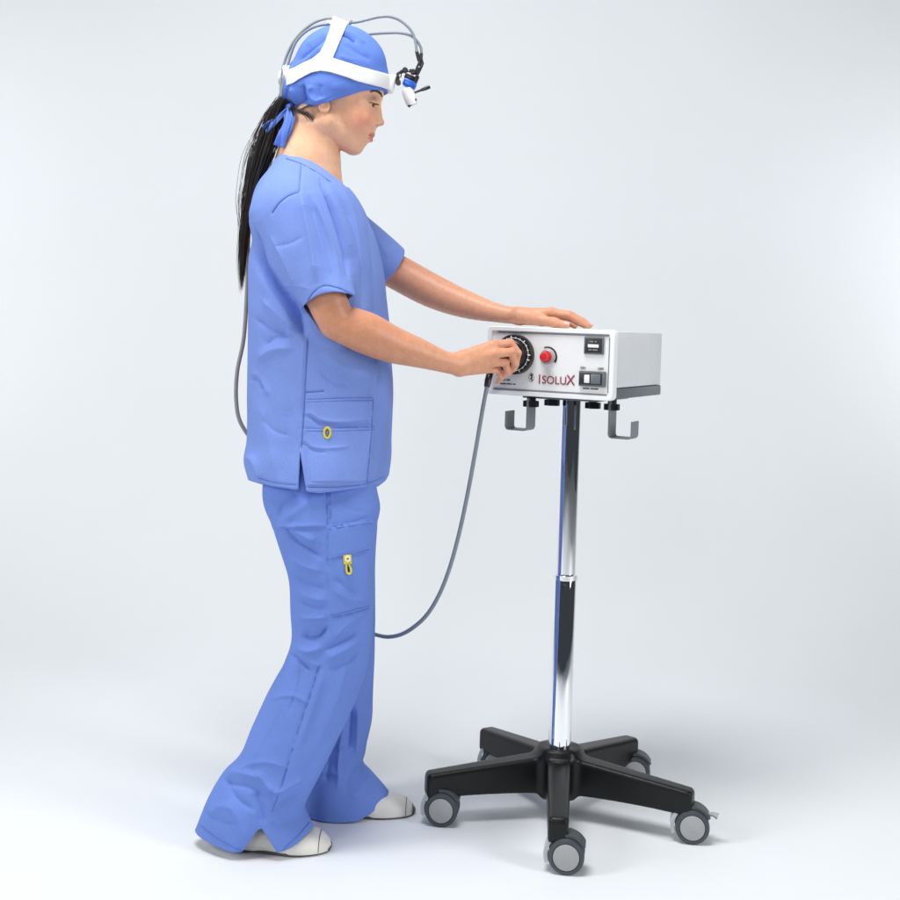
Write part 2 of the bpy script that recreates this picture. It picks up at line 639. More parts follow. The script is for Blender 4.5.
def star_sdf():
    f = SDF()

    def arm(az):
        ca, sa = math.cos(az), math.sin(az)

        def fn(p):
            r = p[:, 0] * ca + p[:, 1] * sa
            t = -p[:, 0] * sa + p[:, 1] * ca
            k = np.clip(r / ARM_R, 0, 1)
            w = 0.025 - 0.006 * k
            top = 0.134 - 0.032 * k
            bot = 0.054 + 0.004 * np.sin(k * math.pi)
            d = smax(np.abs(t) - w, p[:, 2] - top, 0.010)
            d = smax(d, bot - p[:, 2], 0.005)
            d = smax(d, r - ARM_R, 0.010)
            d = smax(d, -r, 0.004)
            return d * 0.95
        e = np.array([ca * ARM_R, sa * ARM_R, 0])
        lo = np.minimum(0, e) - np.array([.03, .03, 0])
        hi = np.maximum(0, e) + np.array([.03, .03, 0])
        lo[2], hi[2] = 0.05, 0.14
        return fn, lo, hi
    for az in ARM_AZ:
        fn, lo, hi = arm(az)
        f.add(fn, lo, hi, 0.022)

    def hub(p):
        d = np.hypot(p[:, 0], p[:, 1]) - 0.040
        return smax(smax(d, p[:, 2] - 0.140, 0.008), 0.056 - p[:, 2], 0.004)
    f.add(hub, (-.05, -.05, .05), (.05, .05, .145), 0.022)
    return f


v, f = mesh_sdf(star_sdf(), 0.0028)
mk('star_base', relax(v, f, 1, .4), f, M['black'], stand)
G().lathe((0, 0, 0), (0, 0, 1), [(.023, .05), (.023, .494), (.0222, .496)], 48).build('outer_pole', M['chrome'], stand)
G().lathe((0, 0, 0), (0, 0, 1), [(.0205, .48), (.0205, .864)], 48).build('inner_pole', M['chrome'], stand)
G().lathe((0, 0, 0), (0, 0, 1), [(.0228, .488), (.0250, .4895), (.0250, .4985), (.0210, .5005)], 48).build('pole_collar', M['chrome'], stand)
G().lathe((0, 0, 0), (0, 0, 1), [(.0232, .136), (.030, .137), (.030, .141), (.0232, .145)], 48).build('pole_socket', M['black'], stand)
G().lathe((-0.004, -.0228, .478), (0, -1, 0), [(.0035, -.004), (.0035, .003), (.002, .004)], 16).build('latch_button', M['blackmetal'], stand)


def caster(az, brake):
    r = ARM_R - 0.019
    px, py = r * math.cos(az), r * math.sin(az)
    c = pivot('caster', stand, (px, py, 0), math.radians(-8))
    WR, ox = 0.0335, 0.017
    G().lathe((0, 0, 0), (0, 0, 1), [(.008, .040), (.008, .062)], 16).build('stem', M['chrome'], c)
    # pale guard that wraps the near side of the wheel, dark hood over its top
    def arc_band(r0, r1, a0, a1, hw):
        A = np.radians(np.linspace(a0, a1, 18))
        pl = [(ox + r1 * math.cos(a), .034 + r1 * math.sin(a)) for a in A] + [(ox + r0 * math.cos(a), .034 + r0 * math.sin(a)) for a in A[::-1]]
        return G().prism(pl, -hw, hw)
    arc_band(.0352, .0425, 98, 204, .0145).build('fork', M['fork'], c)
    arc_band(.0345, .0395, 28, 99, .0175).build('hood', M['tyre'], c)
    arc_band(.010, .0352, 92, 112, .006).build('axle_plate', M['fork'], c)
    for s in (-1, 1):
        y = s * .0155
        G().lathe((ox, y, WR), (0, s, 0), [(.0, -.0085), (WR - .004, -.0085), (WR, -.005), (WR, .004), (WR - .002, .0075), (.0262, .0085), (.0245, .0065)], 40).build('tyre', M['tyre'], c)
        G().lathe((ox, y, WR), (0, s, 0), [(.0245, .006), (.0240, .0088), (.021, .0102), (.0, .0106)], 40).build('wheel_hub', M['hub'], c)
    if brake:
        G().tube([(ox + .028, 0, .055), (ox + .040, 0, .056), (ox + .050, -.002, .053)], [.004, .0055, .0075], 12, flat=((0, 0, 1), .8)).build('brake_lever', M['hub'], c)


for i, az in enumerate(ARM_AZ):
    caster(az, i == 1)

# ================================================================== THE LIGHT SOURCE BOX
W, H, D = 0.270, 0.137, 0.326
TH = math.radians(26.5)
RV = np.array([math.cos(TH), -math.sin(TH), 0.0])
NV = np.array([-math.sin(TH), -math.cos(TH), 0.0])
FRONT = np.array([0.1965, -0.089, 0.868])
BC = FRONT - NV * D / 2
box = empty('light_source', BC, 'white light source box with a grey underside, black dial and red lettering on the stand', 'light box', -TH)
Zb = FRONT[2]


def front_px(u, v, off=0.0):
    """local (x, z) on the front plane seen at a pixel"""
    p1 = P(u, v, 0.0)
    d = p1 - CAM
    p0 = FRONT + NV * off
    t = ((p0 - CAM) @ NV) / (d @ NV)
    q = CAM + d * t
    return (q - FRONT) @ RV, q[2] - Zb


def on_front(u, v, off):
    """world point on the plane off metres in front of the panel"""
    x, z = front_px(u, v, off)
    return FRONT + RV * x + NV * off + np.array([0, 0, z])


yf = -D / 2


def rrect(w, h, r, n=6, cx=0, cz=0):
    out = []
    for (sx, sz, a0) in ((1, 1, 0), (-1, 1, 90), (-1, -1, 180), (1, -1, 270)):
        for k in range(n + 1):
            a = math.radians(a0 + 90 * k / n)
            out.append((cx + sx * (w / 2 - r) + r * math.cos(a), cz + sz * (h / 2 - r) + r * math.sin(a)))
    return out


# casing: pale shell, dark grey tray below
G().box((0, .006, H / 2 + .011), (W - .010, D - .014, H - .026), .003).build('casing', M['boxside'], box)
G().box((0, .006, .0125), (W - .008, D - .012, .021), .003).build('base_tray', M['darkgrey'], box)
# front frame: rounded ring
outer, inner = rrect(W, H, .010, 6, 0, H / 2), rrect(W - .020, H - .018, .004, 6, 0, H / 2)
k = len(outer)
V, Fc = [], []
for (pl, y) in ((outer, yf + .020), (outer, yf + .002), ([(x * .990, (z - H / 2) * .982 + H / 2) for x, z in outer], yf),
                ([(x * 1.006, (z - H / 2) * 1.012 + H / 2) for x, z in inner], yf), (inner, yf + .002), (inner, yf + .010)):
    V += [(x, y, z) for x, z in pl]
for a in range(5):
    Fc += [(a * k + i, a * k + (i + 1) % k, (a + 1) * k + (i + 1) % k, (a + 1) * k + i) for i in range(k)]
g = G()
g.add(V, Fc)
g.build('front_frame', M['boxwhite'], box)
fp = yf + .0045          # panel surface
panel = G().box((0, fp + .004, H / 2), (W - .018, .008, H - .016)).build('front_panel', M['boxwhite'], box)
# dark strips round the panel: the shadow of its recess painted as colour
g = G()
g.box((0.004, fp - .0006, H - .0115), (W - .036, .0012, .0028))
g.box((0.001, fp - .0006, .0115), (W - .030, .0012, .0030))
g.box((W / 2 - .0118, fp - .0006, H / 2), (.0022, .0012, H - .030))
g.build('panel_shadow_strips', M['recess_shade'], box)


def flat_text(txt, u, v, size, m, name='lettering', parent=None, xs=1.0, align='LEFT', ext=.0004):
    x, z = front_px(u, v)
    c = bpy.data.curves.new(name, 'FONT')
    c.body, c.size, c.align_x, c.extrude = txt, size, align, ext
    o = bpy.data.objects.new(name, c)
    COL.objects.link(o)
    dg = bpy.context.evaluated_depsgraph_get()
    me = bpy.data.meshes.new_from_object(o.evaluated_get(dg))
    bpy.data.objects.remove(o)
    me.transform(Matrix.Translation((x, fp - .0008, z)) @ Matrix.Rotation(math.pi / 2, 4, 'X') @ Matrix.Diagonal((xs, 1, 1, 1)))
    me.materials.clear()
    me.materials.append(m)
    n = bpy.data.objects.new(name, me)
    COL.objects.link(n)
    n.parent = parent or panel
    return n


# dial: black turret disc with white ticks
dx, dz = front_px(511, 354.5, .02)
g = G()
g.lathe((dx, fp, dz), (0, -1, 0), [(.040, 0), (.040, .012), (.0385, .0145), (.030, .0148), (.029, .016), (.0285, .027), (.0265, .029), (.012, .029)], 56)
dial = g.build('dial', M['blackmetal'], box)
g = G()
for i in range(22):
    a = 2 * math.pi * i / 22
    L1 = .0355 if i % 3 else .0375
    p0 = np.array([dx + .0315 * math.cos(a), fp - .0152, dz + .0315 * math.sin(a)])
    p1 = np.array([dx + L1 * math.cos(a), fp - .0152, dz + L1 * math.sin(a)])
    g.tube([p0, p1], .0007 if i % 3 else .0011, 4)
ring = [(dx + .0330 * math.cos(a), fp - .0152, dz + .0330 * math.sin(a)) for a in np.linspace(-2.4, 2.2, 40)]
g.tube(ring, .0006, 4)
g.build('dial_markings', M['white'], dial)
# red control
rx, rz = front_px(546.5, 356.8)
knob = G().lathe((rx, fp, rz), (0, -1, 0), [(.0115, 0), (.0115, .006), (.0105, .008), (.0085, .0085), (.0082, .021), (.0070, .023), (0, .0235)], 32).build('control_knob', M['red'], box)
G().lathe((rx, fp, rz), (0, -1, 0), [(.0150, 0), (.0150, .003), (.0125, .005), (.0118, .005)], 32).build('knob_collar', M['hub'], knob)
g = G()
arc = [(rx + .0190 * math.cos(a), fp - .0006, rz + .0190 * math.sin(a)) for a in np.linspace(math.radians(-32), math.radians(112), 26)]
g.tube(arc, [.0012 + .0012 * (1 - i / 25) for i in range(26)], 6, flat=((0, 1, 0), .3))
g.build('dial_arc', M['ink'], panel)
x, z = front_px(531.5, 356)
G().box((x, fp - .0006, z), (.0055, .0012, .0030), .0005).build('index_mark', M['ink'], panel)
# hour counter
x, z = front_px(593.5, 345.5)
ctr = G().box((x, fp - .002, z), (.040, .0045, .0335), .0012).build('hour_counter', M['darkgrey'], box)
G().box((x, fp - .0048, z), (.034, .0016, .0275), .0005).build('counter_face', M['ink'], ctr)
G().box((x, fp - .0060, z - .001), (.022, .0012, .0062), .0004).build('counter_window', M['white'], ctr)
g = G()
for dzz, wds in ((.0075, (.009, .005)), (-.0085, (.006, .010))):
    xx = -sum(wds) / 2 - .001
    for w_ in wds:
        n_ = int(w_ / .002)
        for q in range(n_):
            g.box((x + xx + q * .002 + .001, fp - .0060, z + dzz), (.0012, .0010, .0024))
        xx += w_ + .002
g.build('counter_print', M['hub'], ctr)
# rocker switch
x, z = front_px(592, 378.8)
sw = G().box((x, fp - .003, z), (.054, .007, .0300), .0015).build('rocker_switch', M['darkgrey'], box)
G().box((x - .002, fp - .0070, z), (.046, .003, .0225), .001).build('switch_well', M['ink'], sw)
G().box((x - .0085, fp - .0095, z - .0005), (.0105, .006, .0160), .0015).build('rocker', M['white'], sw)
G().box((x + .0085, fp - .0085, z), (.020, .004, .0190), .0015).build('rocker_end', M['darkgrey'], sw)
flat_text('ON', 579.5, 368.9, .0070, M['ink'], ext=.0002)
flat_text('OFF', 597.0, 369.9, .0070, M['ink'], ext=.0002)


def micro(u, v, words, hgt=.0026, m='ink'):
    """lines of print too small to read in the photograph: rows of tiny strokes"""
    x, z = front_px(u, v)
    g = G()
    for w_ in words:
        for q in range(w_):
            hh = hgt * (0.8 + 0.4 * random.random())
            g.box((x, fp - .0004, z + (hh - hgt) / 2), (.0013, .0008, hh))
            x += .0020
        x += .0018
    g.build('small_print', M[m], panel)


micro(582.5, 388.3, (7, 8), .0030)
micro(502.5, 379.8, (3, 4), .0026)
micro(499.0, 383.5, (7, 6, 3), .0026)
# oval emblem beside the name
x, z = front_px(530.5, 377.5)
g = G()
g.tube([(x + .0052 * math.cos(a), fp - .0005, z + .0085 * math.sin(a)) for a in np.linspace(0, 2 * math.pi, 25)], .0005, 4)
g.build('emblem_ring', M['greyink'], panel)
g = G()
g.tube(spline([(x + .003, fp - .0006, z + .006), (x - .0015, fp - .0006, z + .0045), (x + .002, fp - .0006, z + .001), (x - .001, fp - .0006, z - .002), (x + .0025, fp - .0006, z - .0055)], 16), .0012, 6)
g.build('emblem', M['ink'], panel)
flat_text('I', 537.2, 383.5, .0262, M['redink'], xs=.9)
flat_text('SOLU', 541.0, 383.4, .0222, M['redink'], xs=.95)
flat_text('X', 565.2, 384.9, .0285, M['redink'], xs=.92)

# under the box: knobs and cable hooks of the stand
def stand_local(u, v, Y):
    return P(u, v, Y) - HUB


for (u, Y) in ((531, -.045), (552, .02), (593, -.03), (612, -.06)):
    p = stand_local(u, 402, Y)
    p[2] = 0
    g = G()
    g.lathe((p[0], p[1], 0), (0, 0, 1), [(.0085, .868), (.0085, .856)], 20)
    V = []
    n = 24
    for j in range(n):
        a = 2 * math.pi * j / n
        rr = .0160 if j % 4 < 2 else .0140
        V.append((p[0] + rr * math.cos(a), p[1] + rr * math.sin(a)))
    V2 = [(x, y, .846) for x, y in V] + [(x, y, .858) for x, y in V]
    g.add(V2, [(j, (j + 1) % n, n + (j + 1) % n, n + j) for j in range(n)] + [tuple(range(n))[::-1], tuple(range(n, 2 * n))])
    g.build('clamp_knob', M['black'], stand)
mp = BC - HUB
g = G()
g.box((mp[0], mp[1], .864), (.16, .20, .006), .001, rot=Matrix.Rotation(-TH, 3, 'Z'))
g.build('mounting_plate', M['darkgrey'], stand)


def hook(u, v0, v1, Y, sgn, length, lip, wid):
    a = stand_local(u, v0, Y)
    b = stand_local(u, v1, Y)
    d = RV * sgn
    pts = [np.array([a[0], a[1], a[2]]), np.array([a[0], a[1], b[2] + .006]), np.array([a[0], a[1], b[2]]) + d * .002 + np.array([0, 0, .0015]),
           np.array([a[0], a[1], b[2]]) + d * .006,
           np.array([a[0], a[1], b[2]]) + d * (length - .006), np.array([a[0], a[1], b[2] + .0015]) + d * (length - .002),
           np.array([a[0], a[1], b[2] + .006]) + d * length, np.array([a[0], a[1], b[2] + lip]) + d * length]
    t = .0013
    V, Fc = [], []
    for i, q in enumerate(pts):
        tg = pts[min(i + 1, 7)] - pts[max(i - 1, 0)]
        tg = tg / np.linalg.norm(tg)
        nn = np.cross(tg, NV)
        for s_, w_ in ((-t, -wid / 2), (t, -wid / 2), (t, wid / 2), (-t, wid / 2)):
            V.append(q + nn * s_ + NV * w_)
    for i in range(7):
        Fc += [(i * 4 + j, i * 4 + (j + 1) % 4, i * 4 + 4 + (j + 1) % 4, i * 4 + 4 + j) for j in range(4)]
    Fc += [(3, 2, 1, 0), (28, 29, 30, 31)]
    g = G()
    g.add(V, Fc)
    g.build('cable_hook', M['steel'], stand)


hook(531.5, 398, 430, -.045, -1, .046, .036, .042)
hook(613, 398, 437, -.060, 1, .047, .034, .042)

# ================================================================== THE PERSON
YP = -0.07                                   # depth of her middle plane
PB = np.array([-0.24, YP, 0.0])
person = empty('person', PB, 'standing person in blue scrubs and blue cap working the dial of the white box', 'person')
S = (YP - CAM[1]) / F_PX                     # metres per photograph pixel at that plane
YAW = math.radians(-0.5)
HC = P(335, 100, YP)


def unyaw(p):
    q = p - HC
    c, s = math.cos(YAW), math.sin(YAW)
    return np.stack([q[:, 0] * c - q[:, 1] * s, q[:, 0] * s + q[:, 1] * c, q[:, 2]], 1) + HC


def head_px(p):
    """world points -> head frame (u, v, lateral), all in photograph pixels"""
    q = unyaw(p)
    u, v = to_px(q, YP)
    return np.stack([u, v, (q[:, 1] - YP) / S], 1)


def near_px(p, head=False):
    """pixels at which a point, mirrored to the near side, is really seen"""
    q = unyaw(p) if head else p.copy()
    q[:, 1] = YP - np.abs(q[:, 1] - YP)
    if head:
        c, s = math.cos(YAW), math.sin(YAW)
        r = q - HC
        q = np.stack([r[:, 0] * c + r[:, 1] * s, -r[:, 0] * s + r[:, 1] * c, r[:, 2]], 1) + HC
    return to_px(q)


def nz(u, v, w):
    """head-frame coordinates of a near-side feature seen at pixel (u, v), w pixels off the middle plane"""
    k = 1 - w * S / 2.48
    return (450 + (u - 450) * k + w * math.sin(YAW), 327 + (v - 327) * k, w)


def head_pt(u, v, w=0.0):
    q = P(u, v, YP) + np.array([0, w * S, 0]) - HC
    c, s = math.cos(YAW), math.sin(YAW)
    return np.array([q[0] * c + q[1] * s, -q[0] * s + q[1] * c, q[2]]) + HC


def sym(fn):
    """mirror helper: works on |w|"""
    return fn


def head_field(p):
    q = head_px(p)
    m = q.copy()
    m[:, 2] = np.abs(m[:, 2])                 # left-right symmetric features
    d = sd_ell(q, (341, 75, 0), (44, 45, 37))
    d = smin(d, sd_ell(q, (350, 106, 0), (27.5, 40, 28.0), -16), 10)
    d = smin(d, sd_ell(q, (361, 87, 0), (21, 20, 26)), 8)
    d = smin(d, sd_cone(m, nz(328, 121, 22), (352, 145.5, 7), 11.5, 8.5), 9)
    d = smin(d, sd_ell(q, (355.2, 147, 0), (8.0, 7.6, 9.5)), 5)
    d = smin(d, sd_ell(m, nz(357.5, 116.5, 15.5), (11.5, 12.5, 10.5)), 8)
    d = smin(d, sd_ell(q, (361.5, 134, 0), (10.6, 11, 11.2)), 5)
    # eye sockets and brow
    d = smax(d, -sd_ell(m, nz(380.5, 103.5, 14.0), (6.5, 5.5, 7.5)), 5)
    d = smin(d, sd_cone(m, nz(377.2, 95.6, 4), nz(367.5, 93.5, 21), 4.0, 3.8), 5)
    # nose
    d = smin(d, sd_cone(q, (376.6, 101.5, 0), (379.6, 120.6, 0), 3.4, 3.3), 4.0)
    d = smin(d, sd_ell(q, (380.4, 122.4, 0), (4.0, 3.6, 4.2)), 2.0)
    d = smin(d, sd_ell(m, (375.6, 124.2, 4.8), (4.0, 3.2, 2.6)), 1.8)
    d = smax(d, -sd_ell(m, (378.0, 127.8, 2.6), (2.0, 1.2, 1.2)), 1.0)
    d = smax(d, -sd_ell(m, (378.4, 126.9, 4.4), (1.8, 1.3, 1.6)), 0.8)
    d = smax(d, -sd_ell(m, nz(377.8, 125.7, 7.0), (1.7, 1.1, 1.8)), 0.6)
    d = smax(d, -sd_cone(m, (371.0, 122.5, 7.6), (368.5, 128.5, 9.0), .8, .6), 1.5)
    d = smin(d, sd_cone(q, (372.9, 127, 0), (371.7, 132, 0), 2.0, 2.2), 2.5)
    # lips: the mouth line drops from its corner to the front
    d = smin(d, sd_cone(m, (372.6, 135.2, 1.5), nz(364.6, 133.6, 9.5), 2.1, 0.9), 1.6)
    d = smin(d, sd_cone(m, (370.6, 140.3, 0), nz(365.0, 136.2, 8.8), 2.5, 1.0), 1.6)
    d = smax(d, -sd_cone(m, (375.4, 138.0, 0), nz(363.0, 134.9, 10.4), 0.75, 0.55), 0.8)
    d = smax(d, -sd_ell(q, (371.0, 145.2, 0), (3.0, 2.2, 8)), 2.5)
    # eyelids over the eyeball, opening towards the floor
    ec = nz(370.3, 102.6, 15.5)
    lid = sd_ell(m, ec, (6.4, 6.0, 6.8))
    d = smin(d, lid, 1.4)
    d = smax(d, -sd_cone(m, nz(378.0, 104.6, 11), nz(372.5, 104.6, 20.5), 1.15, 0.8), 0.6)
    d = smax(d, -sd_cone(m, nz(376.0, 98.9, 9), nz(369.5, 97.9, 21.0), 0.5, 0.35), 1.6)
    # ear
    ear = sd_ell(m, nz(324.0, 106.0, 33.6), (6.0, 7.0, 2.3), -14)
    ear = smax(ear, -sd_ell(m, nz(325.0, 105.0, 36.0), (3.2, 4.4, 2.2), -14), 0.9)
    d = smin(d, ear, 2.0)
    return d * S * 0.93


body = SDF()
hlo = HC + np.array([-.115, -.10, -.125])
hhi = HC + np.array([.125, .10, .16])
body.add(head_field, hlo, hhi, 0.0)
A3 = lambda L: [P(*q) for q in L]
# neck and trunk
body.cone(P(315, 118, YP), P(307, 165, YP), .0470, .0575, .007, flat=((0, 1, 0), 1.0))
body.cone(P(318, 124, YP - .043), P(326, 172, YP - .018), .013, .010, .018)
body.cone(P(309, 165, YP), P(306, 205, YP), .058, .085, .03)
body.cone(P(315, 230, YP), P(320, 330, YP), .085, .085, .03, flat=((0, 1, 0), 1.5))
body.cone(P(320, 330, YP), P(318, 470, YP), .080, .085, .03, flat=((0, 1, 0), 1.5))
for w in (-1, 1):
    body.cone(P(307, 205, YP), P(300 if w < 0 else 330, 222 if w < 0 else 236, YP + w * .12), .050, .040, .03)
# legs
body.chain([P(315, 480, -.16), P(332, 620, -.16), P(250, 795, -.17), P(238, 822, -.17)], [.075, .050, .030, .026], .02)
body.chain([P(322, 480, .02), P(345, 620, .01), P(340, 770, .02), P(335, 792, .02)], [.075, .050, .034, .034], .02)
# near arm
NA = [(298, 215, -.20), (327, 300, -.255), (337, 322, -.250), (365, 332.5, -.232), (392, 344.5, -.212), (417, 352.5, -.195), (442, 361.0, -.176), (457, 364.8, -.163)]
body.chain(A3(NA[:3]), [.050, .0365, .0335], .015)
body.chain(A3(NA[2:]), [.0335, .0385, .0340, .0278, .0208, .0198], .012)
# near hand on the dial
wr = P(457, 364.8, -.163)
MC = [P(493.5, 345.0, -.135), P(495, 353.5, -.144), P(491.5, 362.5, -.143), P(486.5, 368.8, -.134)]
for i, q in enumerate(MC):
    a = wr + (q - wr) * .10 + np.array([0, 0, (.010, .004, -.003, -.009)[i]])
    body.cone(a, q, .0125, (.0104, .0106, .0100, .0092)[i], .009)
body.cone(P(462, 361, -.150), P(482, 357, -.125), .017, .016, .012)
FG = [
    [MC[0], on_front(510.5, 343.0, .060), on_front(518.0, 353.0, .052), on_front(515.5, 366.5, .038)],
    [MC[1], on_front(511, 352.0, .070), on_front(515.5, 364.0, .058), on_front(509.5, 372.5, .039)],
    [MC[2], on_front(505.5, 362.5, .070), on_front(507.5, 371.5, .056), on_front(502.0, 377.5, .036)],
    [MC[3], on_front(498.0, 370.2, .060), on_front(501.0, 377.5, .047), on_front(497.5, 382.5, .033)],
]
FR = [[.0092, .0082, .0074, .0060], [.0094, .0084, .0075, .0061], [.0088, .0078, .0070, .0057], [.0080, .0070, .0062, .0051]]
for i, (c, r) in enumerate(zip(FG, FR)):
    for j in range(3):
        body.cone(c[j], c[j + 1], r[j], r[j + 1], .0016 if j else .0035)
# thumb, behind the dial's lower left edge
TB = [P(468, 357, -.135), on_front(487, 352, .035), on_front(494, 355, .022), on_front(499, 362, .020)]
for j in range(3):
    body.cone(TB[j], TB[j + 1], (.0150, .0110, .0095)[j], (.0110, .0095, .0078)[j], .006)
# far arm and hand lying on the box
FA = [(345, 246, .08), (393, 270, .130), (433, 291.3, .110), (467, 304.8, .085), (500, 313.6, .060), (520, 316.0, .048)]
body.chain(A3(FA), [.036, .0375, .0355, .0285, .0188, .0172], .012)
wl = P(520, 316, .048)
MF = [P(550.5, 312.8, .016), P(551.5, 312.6, .036), P(549.5, 314.4, .056), P(546, 316.6, .074)]
for i, q in enumerate(MF):
    a = wl + np.array([0, (-.012, -.004, .004, .012)[i], 0])
    body.cone(a, q, .0135, (.0112, .0112, .0105, .0098)[i], .012)
FF = [
    [MF[0], P(569, 315.6, .010), P(580, 321.2, .008), P(588, 325.6, .008)],
    [MF[1], P(570, 315.0, .034), P(582, 321.0, .032), P(589.5, 325.6, .032)],
    [MF[2], P(567, 316.5, .058), P(578, 322.0, .058), P(585, 326.0, .058)],
    [MF[3], P(560, 319.5, .080), P(569, 323.5, .082), P(575, 326.5, .082)],
]
for c, r in zip(FF, FR):
    for j in range(3):
        body.cone(c[j], c[j + 1], r[j], r[j + 1], .0016 if j else .0035)
TF = [P(526, 318.0, .030), P(541, 320.2, .002), P(554, 322.4, -.014), P(566, 325.4, -.020)]
for j in range(3):
    body.cone(TF[j], TF[j + 1], (.0145, .0112, .0096)[j], (.0112, .0096, .0078)[j], .006)


def lin(c):
    return np.array([((x / 255 + .055) / 1.055) ** 2.4 if x > 10 else x / 3294.6 for x in c])


def skin_tint(v, n):
    """skin colours: lips, blush, lids, knuckles, darker mouth line; nostril shade painted in"""
    base = np.tile(lin((220, 160, 128)), (len(v), 1))
    q = head_px(v)
    w = np.abs(q[:, 2])
    hm = (np.linalg.norm(v - HC, axis=1) < .2) & (q[:, 1] < 185)
    base[hm] = lin((235, 183, 148))

    def blend(mask, col):
        mask = np.clip(mask, 0, 1)[:, None]
        base[:] = base * (1 - mask) + lin(col) * mask
    gs = lambda c, r: np.exp(-(((q[:, 0] - c[0]) / r[0]) ** 2 + ((q[:, 1] - c[1]) / r[1]) ** 2 + ((w - c[2]) / r[2]) ** 2))
    blend(gs((362, 121, 20), (15, 13, 16)) * .55 * hm, (226, 128, 106))
    blend(gs((383, 122.5, 0), (4, 4, 5)) * .35 * hm, (222, 130, 110))
    blend(gs((356, 151, 0), (9, 6, 10)) * .3 * hm, (222, 140, 116))
    blend(gs((372, 101.4, 16), (8, 3.8, 9)) * .9 * hm, (122, 92, 82))
    blend(gs((324, 106, 38), (6, 8, 5)) * .35 * hm, (222, 130, 106))
    fr_ = (q[:, 0] > 363.2) & (w < 11)
    blend(np.clip(2.1 - np.abs(q[:, 1] - 135.4), 0, 1) * .7 * hm * fr_ * np.clip((11 - w) / 2, 0, 1), (200, 92, 88))
    blend(np.clip(2.4 - np.abs(q[:, 1] - (140.4 - .34 * w)), 0, 1) * .7 * hm * fr_ * np.clip((10 - w) / 2, 0, 1), (206, 104, 100))
    blend(np.clip(1.0 - np.abs(q[:, 1] - (138.0 - .17 * w)) / .9, 0, 1) * .75 * hm * fr_, (130, 50, 46))
    blend(gs((378.2, 126.8, 5.2), (2.0, 1.4, 2.6)) * .95 * hm, (84, 38, 30))  # darkness inside the nostrils, painted into the tint
    # arms: warmer and tanner towards the elbows, pinker knuckles
    u, vv = to_px(v)
    arm = ~hm & (u > 300)
    g2 = np.exp(-(((u - 355) / 70) ** 2)) * (vv > 240)
    blend(g2 * .6 * arm, (200, 136, 104))
    for q0 in MC + MF + [c[1] for c in FG] + [c[1] for c in FF]:
        blend(np.exp(-(np.linalg.norm(v - q0, axis=1) / .009) ** 2) * .42, (206, 118, 98))
    return base


v, f = mesh_sdf(body, 0.0015)
v = relax(v, f, 1, .35)
bo = mk('body', v, f, M['skin'], person, world=True)
tint = skin_tint(v, None)
at = bo.data.attributes.new('tint', 'FLOAT_COLOR', 'POINT')
at.data.foreach_set('color', np.concatenate([tint, np.ones((len(v), 1))], 1).astype(np.float32).ravel())

# eyes, lashes, brows
NB = vnormals(v, f)
for w in (-15.5, 15.5):
    g = G()
    ec = nz(370.3, 102.6, 15.5)
    c = head_pt(ec[0] - .35, ec[1] + .3, w)
    g.lathe(c, (1, 0, 0), [(.0117 * math.sin(a), -.0117 * math.cos(a)) for a in np.linspace(.05, math.pi - .05, 18)], 24)
    e = g.build('eyeball', M['eye'], person, world=True)
    ax = np.array([.80, -.50, -.34])
    ax /= np.linalg.norm(ax)
    G().lathe(c + ax * .0098, ax, [(.0066, 0), (.0058, .0012), (.0035, .0021), (0, .0025)], 24).build('iris', M['iris'], e, world=True)
    s = 1 if w > 0 else -1
    ok_ = np.nonzero(np.linalg.norm(v - c, axis=1) < .035)[0]
    VH, NH = v[ok_], NB[ok_]
    snap = lambda p, off: (lambda i: VH[i] + NH[i] * off)(int(np.argmin(((VH - p) ** 2).sum(1))))
    lash = [head_pt(nz(u_, v_ - .6, w_)[0], nz(u_, v_ - .6, w_)[1], s * w_) for u_, v_, w_ in ((377.3, 104.2, 10.5), (377.7, 104.8, 14), (376.3, 104.6, 18), (373.0, 103.6, 21.2), (369.6, 102.6, 23.2))]
    lash = [snap(p, .0004) for p in lash]
    g = G()
    g.tube(spline(lash, 16), [.0005 + .0006 * math.sin(math.pi * i / 15) for i in range(16)], 6)
    for i in range(11):
        t = i / 10
        b0 = spline(lash, 11)[i]
        g.tube([b0, b0 + np.array([.0035, s * (-.001 + .003 * t), -.0018]), b0 + np.array([.0062, s * (-.001 + .005 * t), -.0018])], [.0004, .0003, .0001], 4)
    g.build('eyelashes', M['hair'], person, world=True)
    brow = spline([head_pt(nz(u_, v_ - .6, w_)[0], nz(u_, v_ - .6, w_)[1], s * w_) for u_, v_, w_ in ((382.0, 98.2, 5), (380.8, 95.2, 9), (378.0, 92.8, 14), (373.8, 91.4, 19), (369.0, 92.4, 23.5))], 40)
    g = G()
    for i in range(130):
        b0 = brow[random.randrange(2, 38)] + np.array([random.uniform(-.0006, .0006), 0, random.uniform(-.0024, .0024)])
        g.tube([snap(b0, .0003), snap(b0 + np.array([-.001, s * .0028, .0012]), .0007), snap(b0 + np.array([-.0028, s * .0050, .0010]), .0006)], [.00045, .0004, .0001], 4)
    g.build('eyebrow', M['hair'], person, world=True)


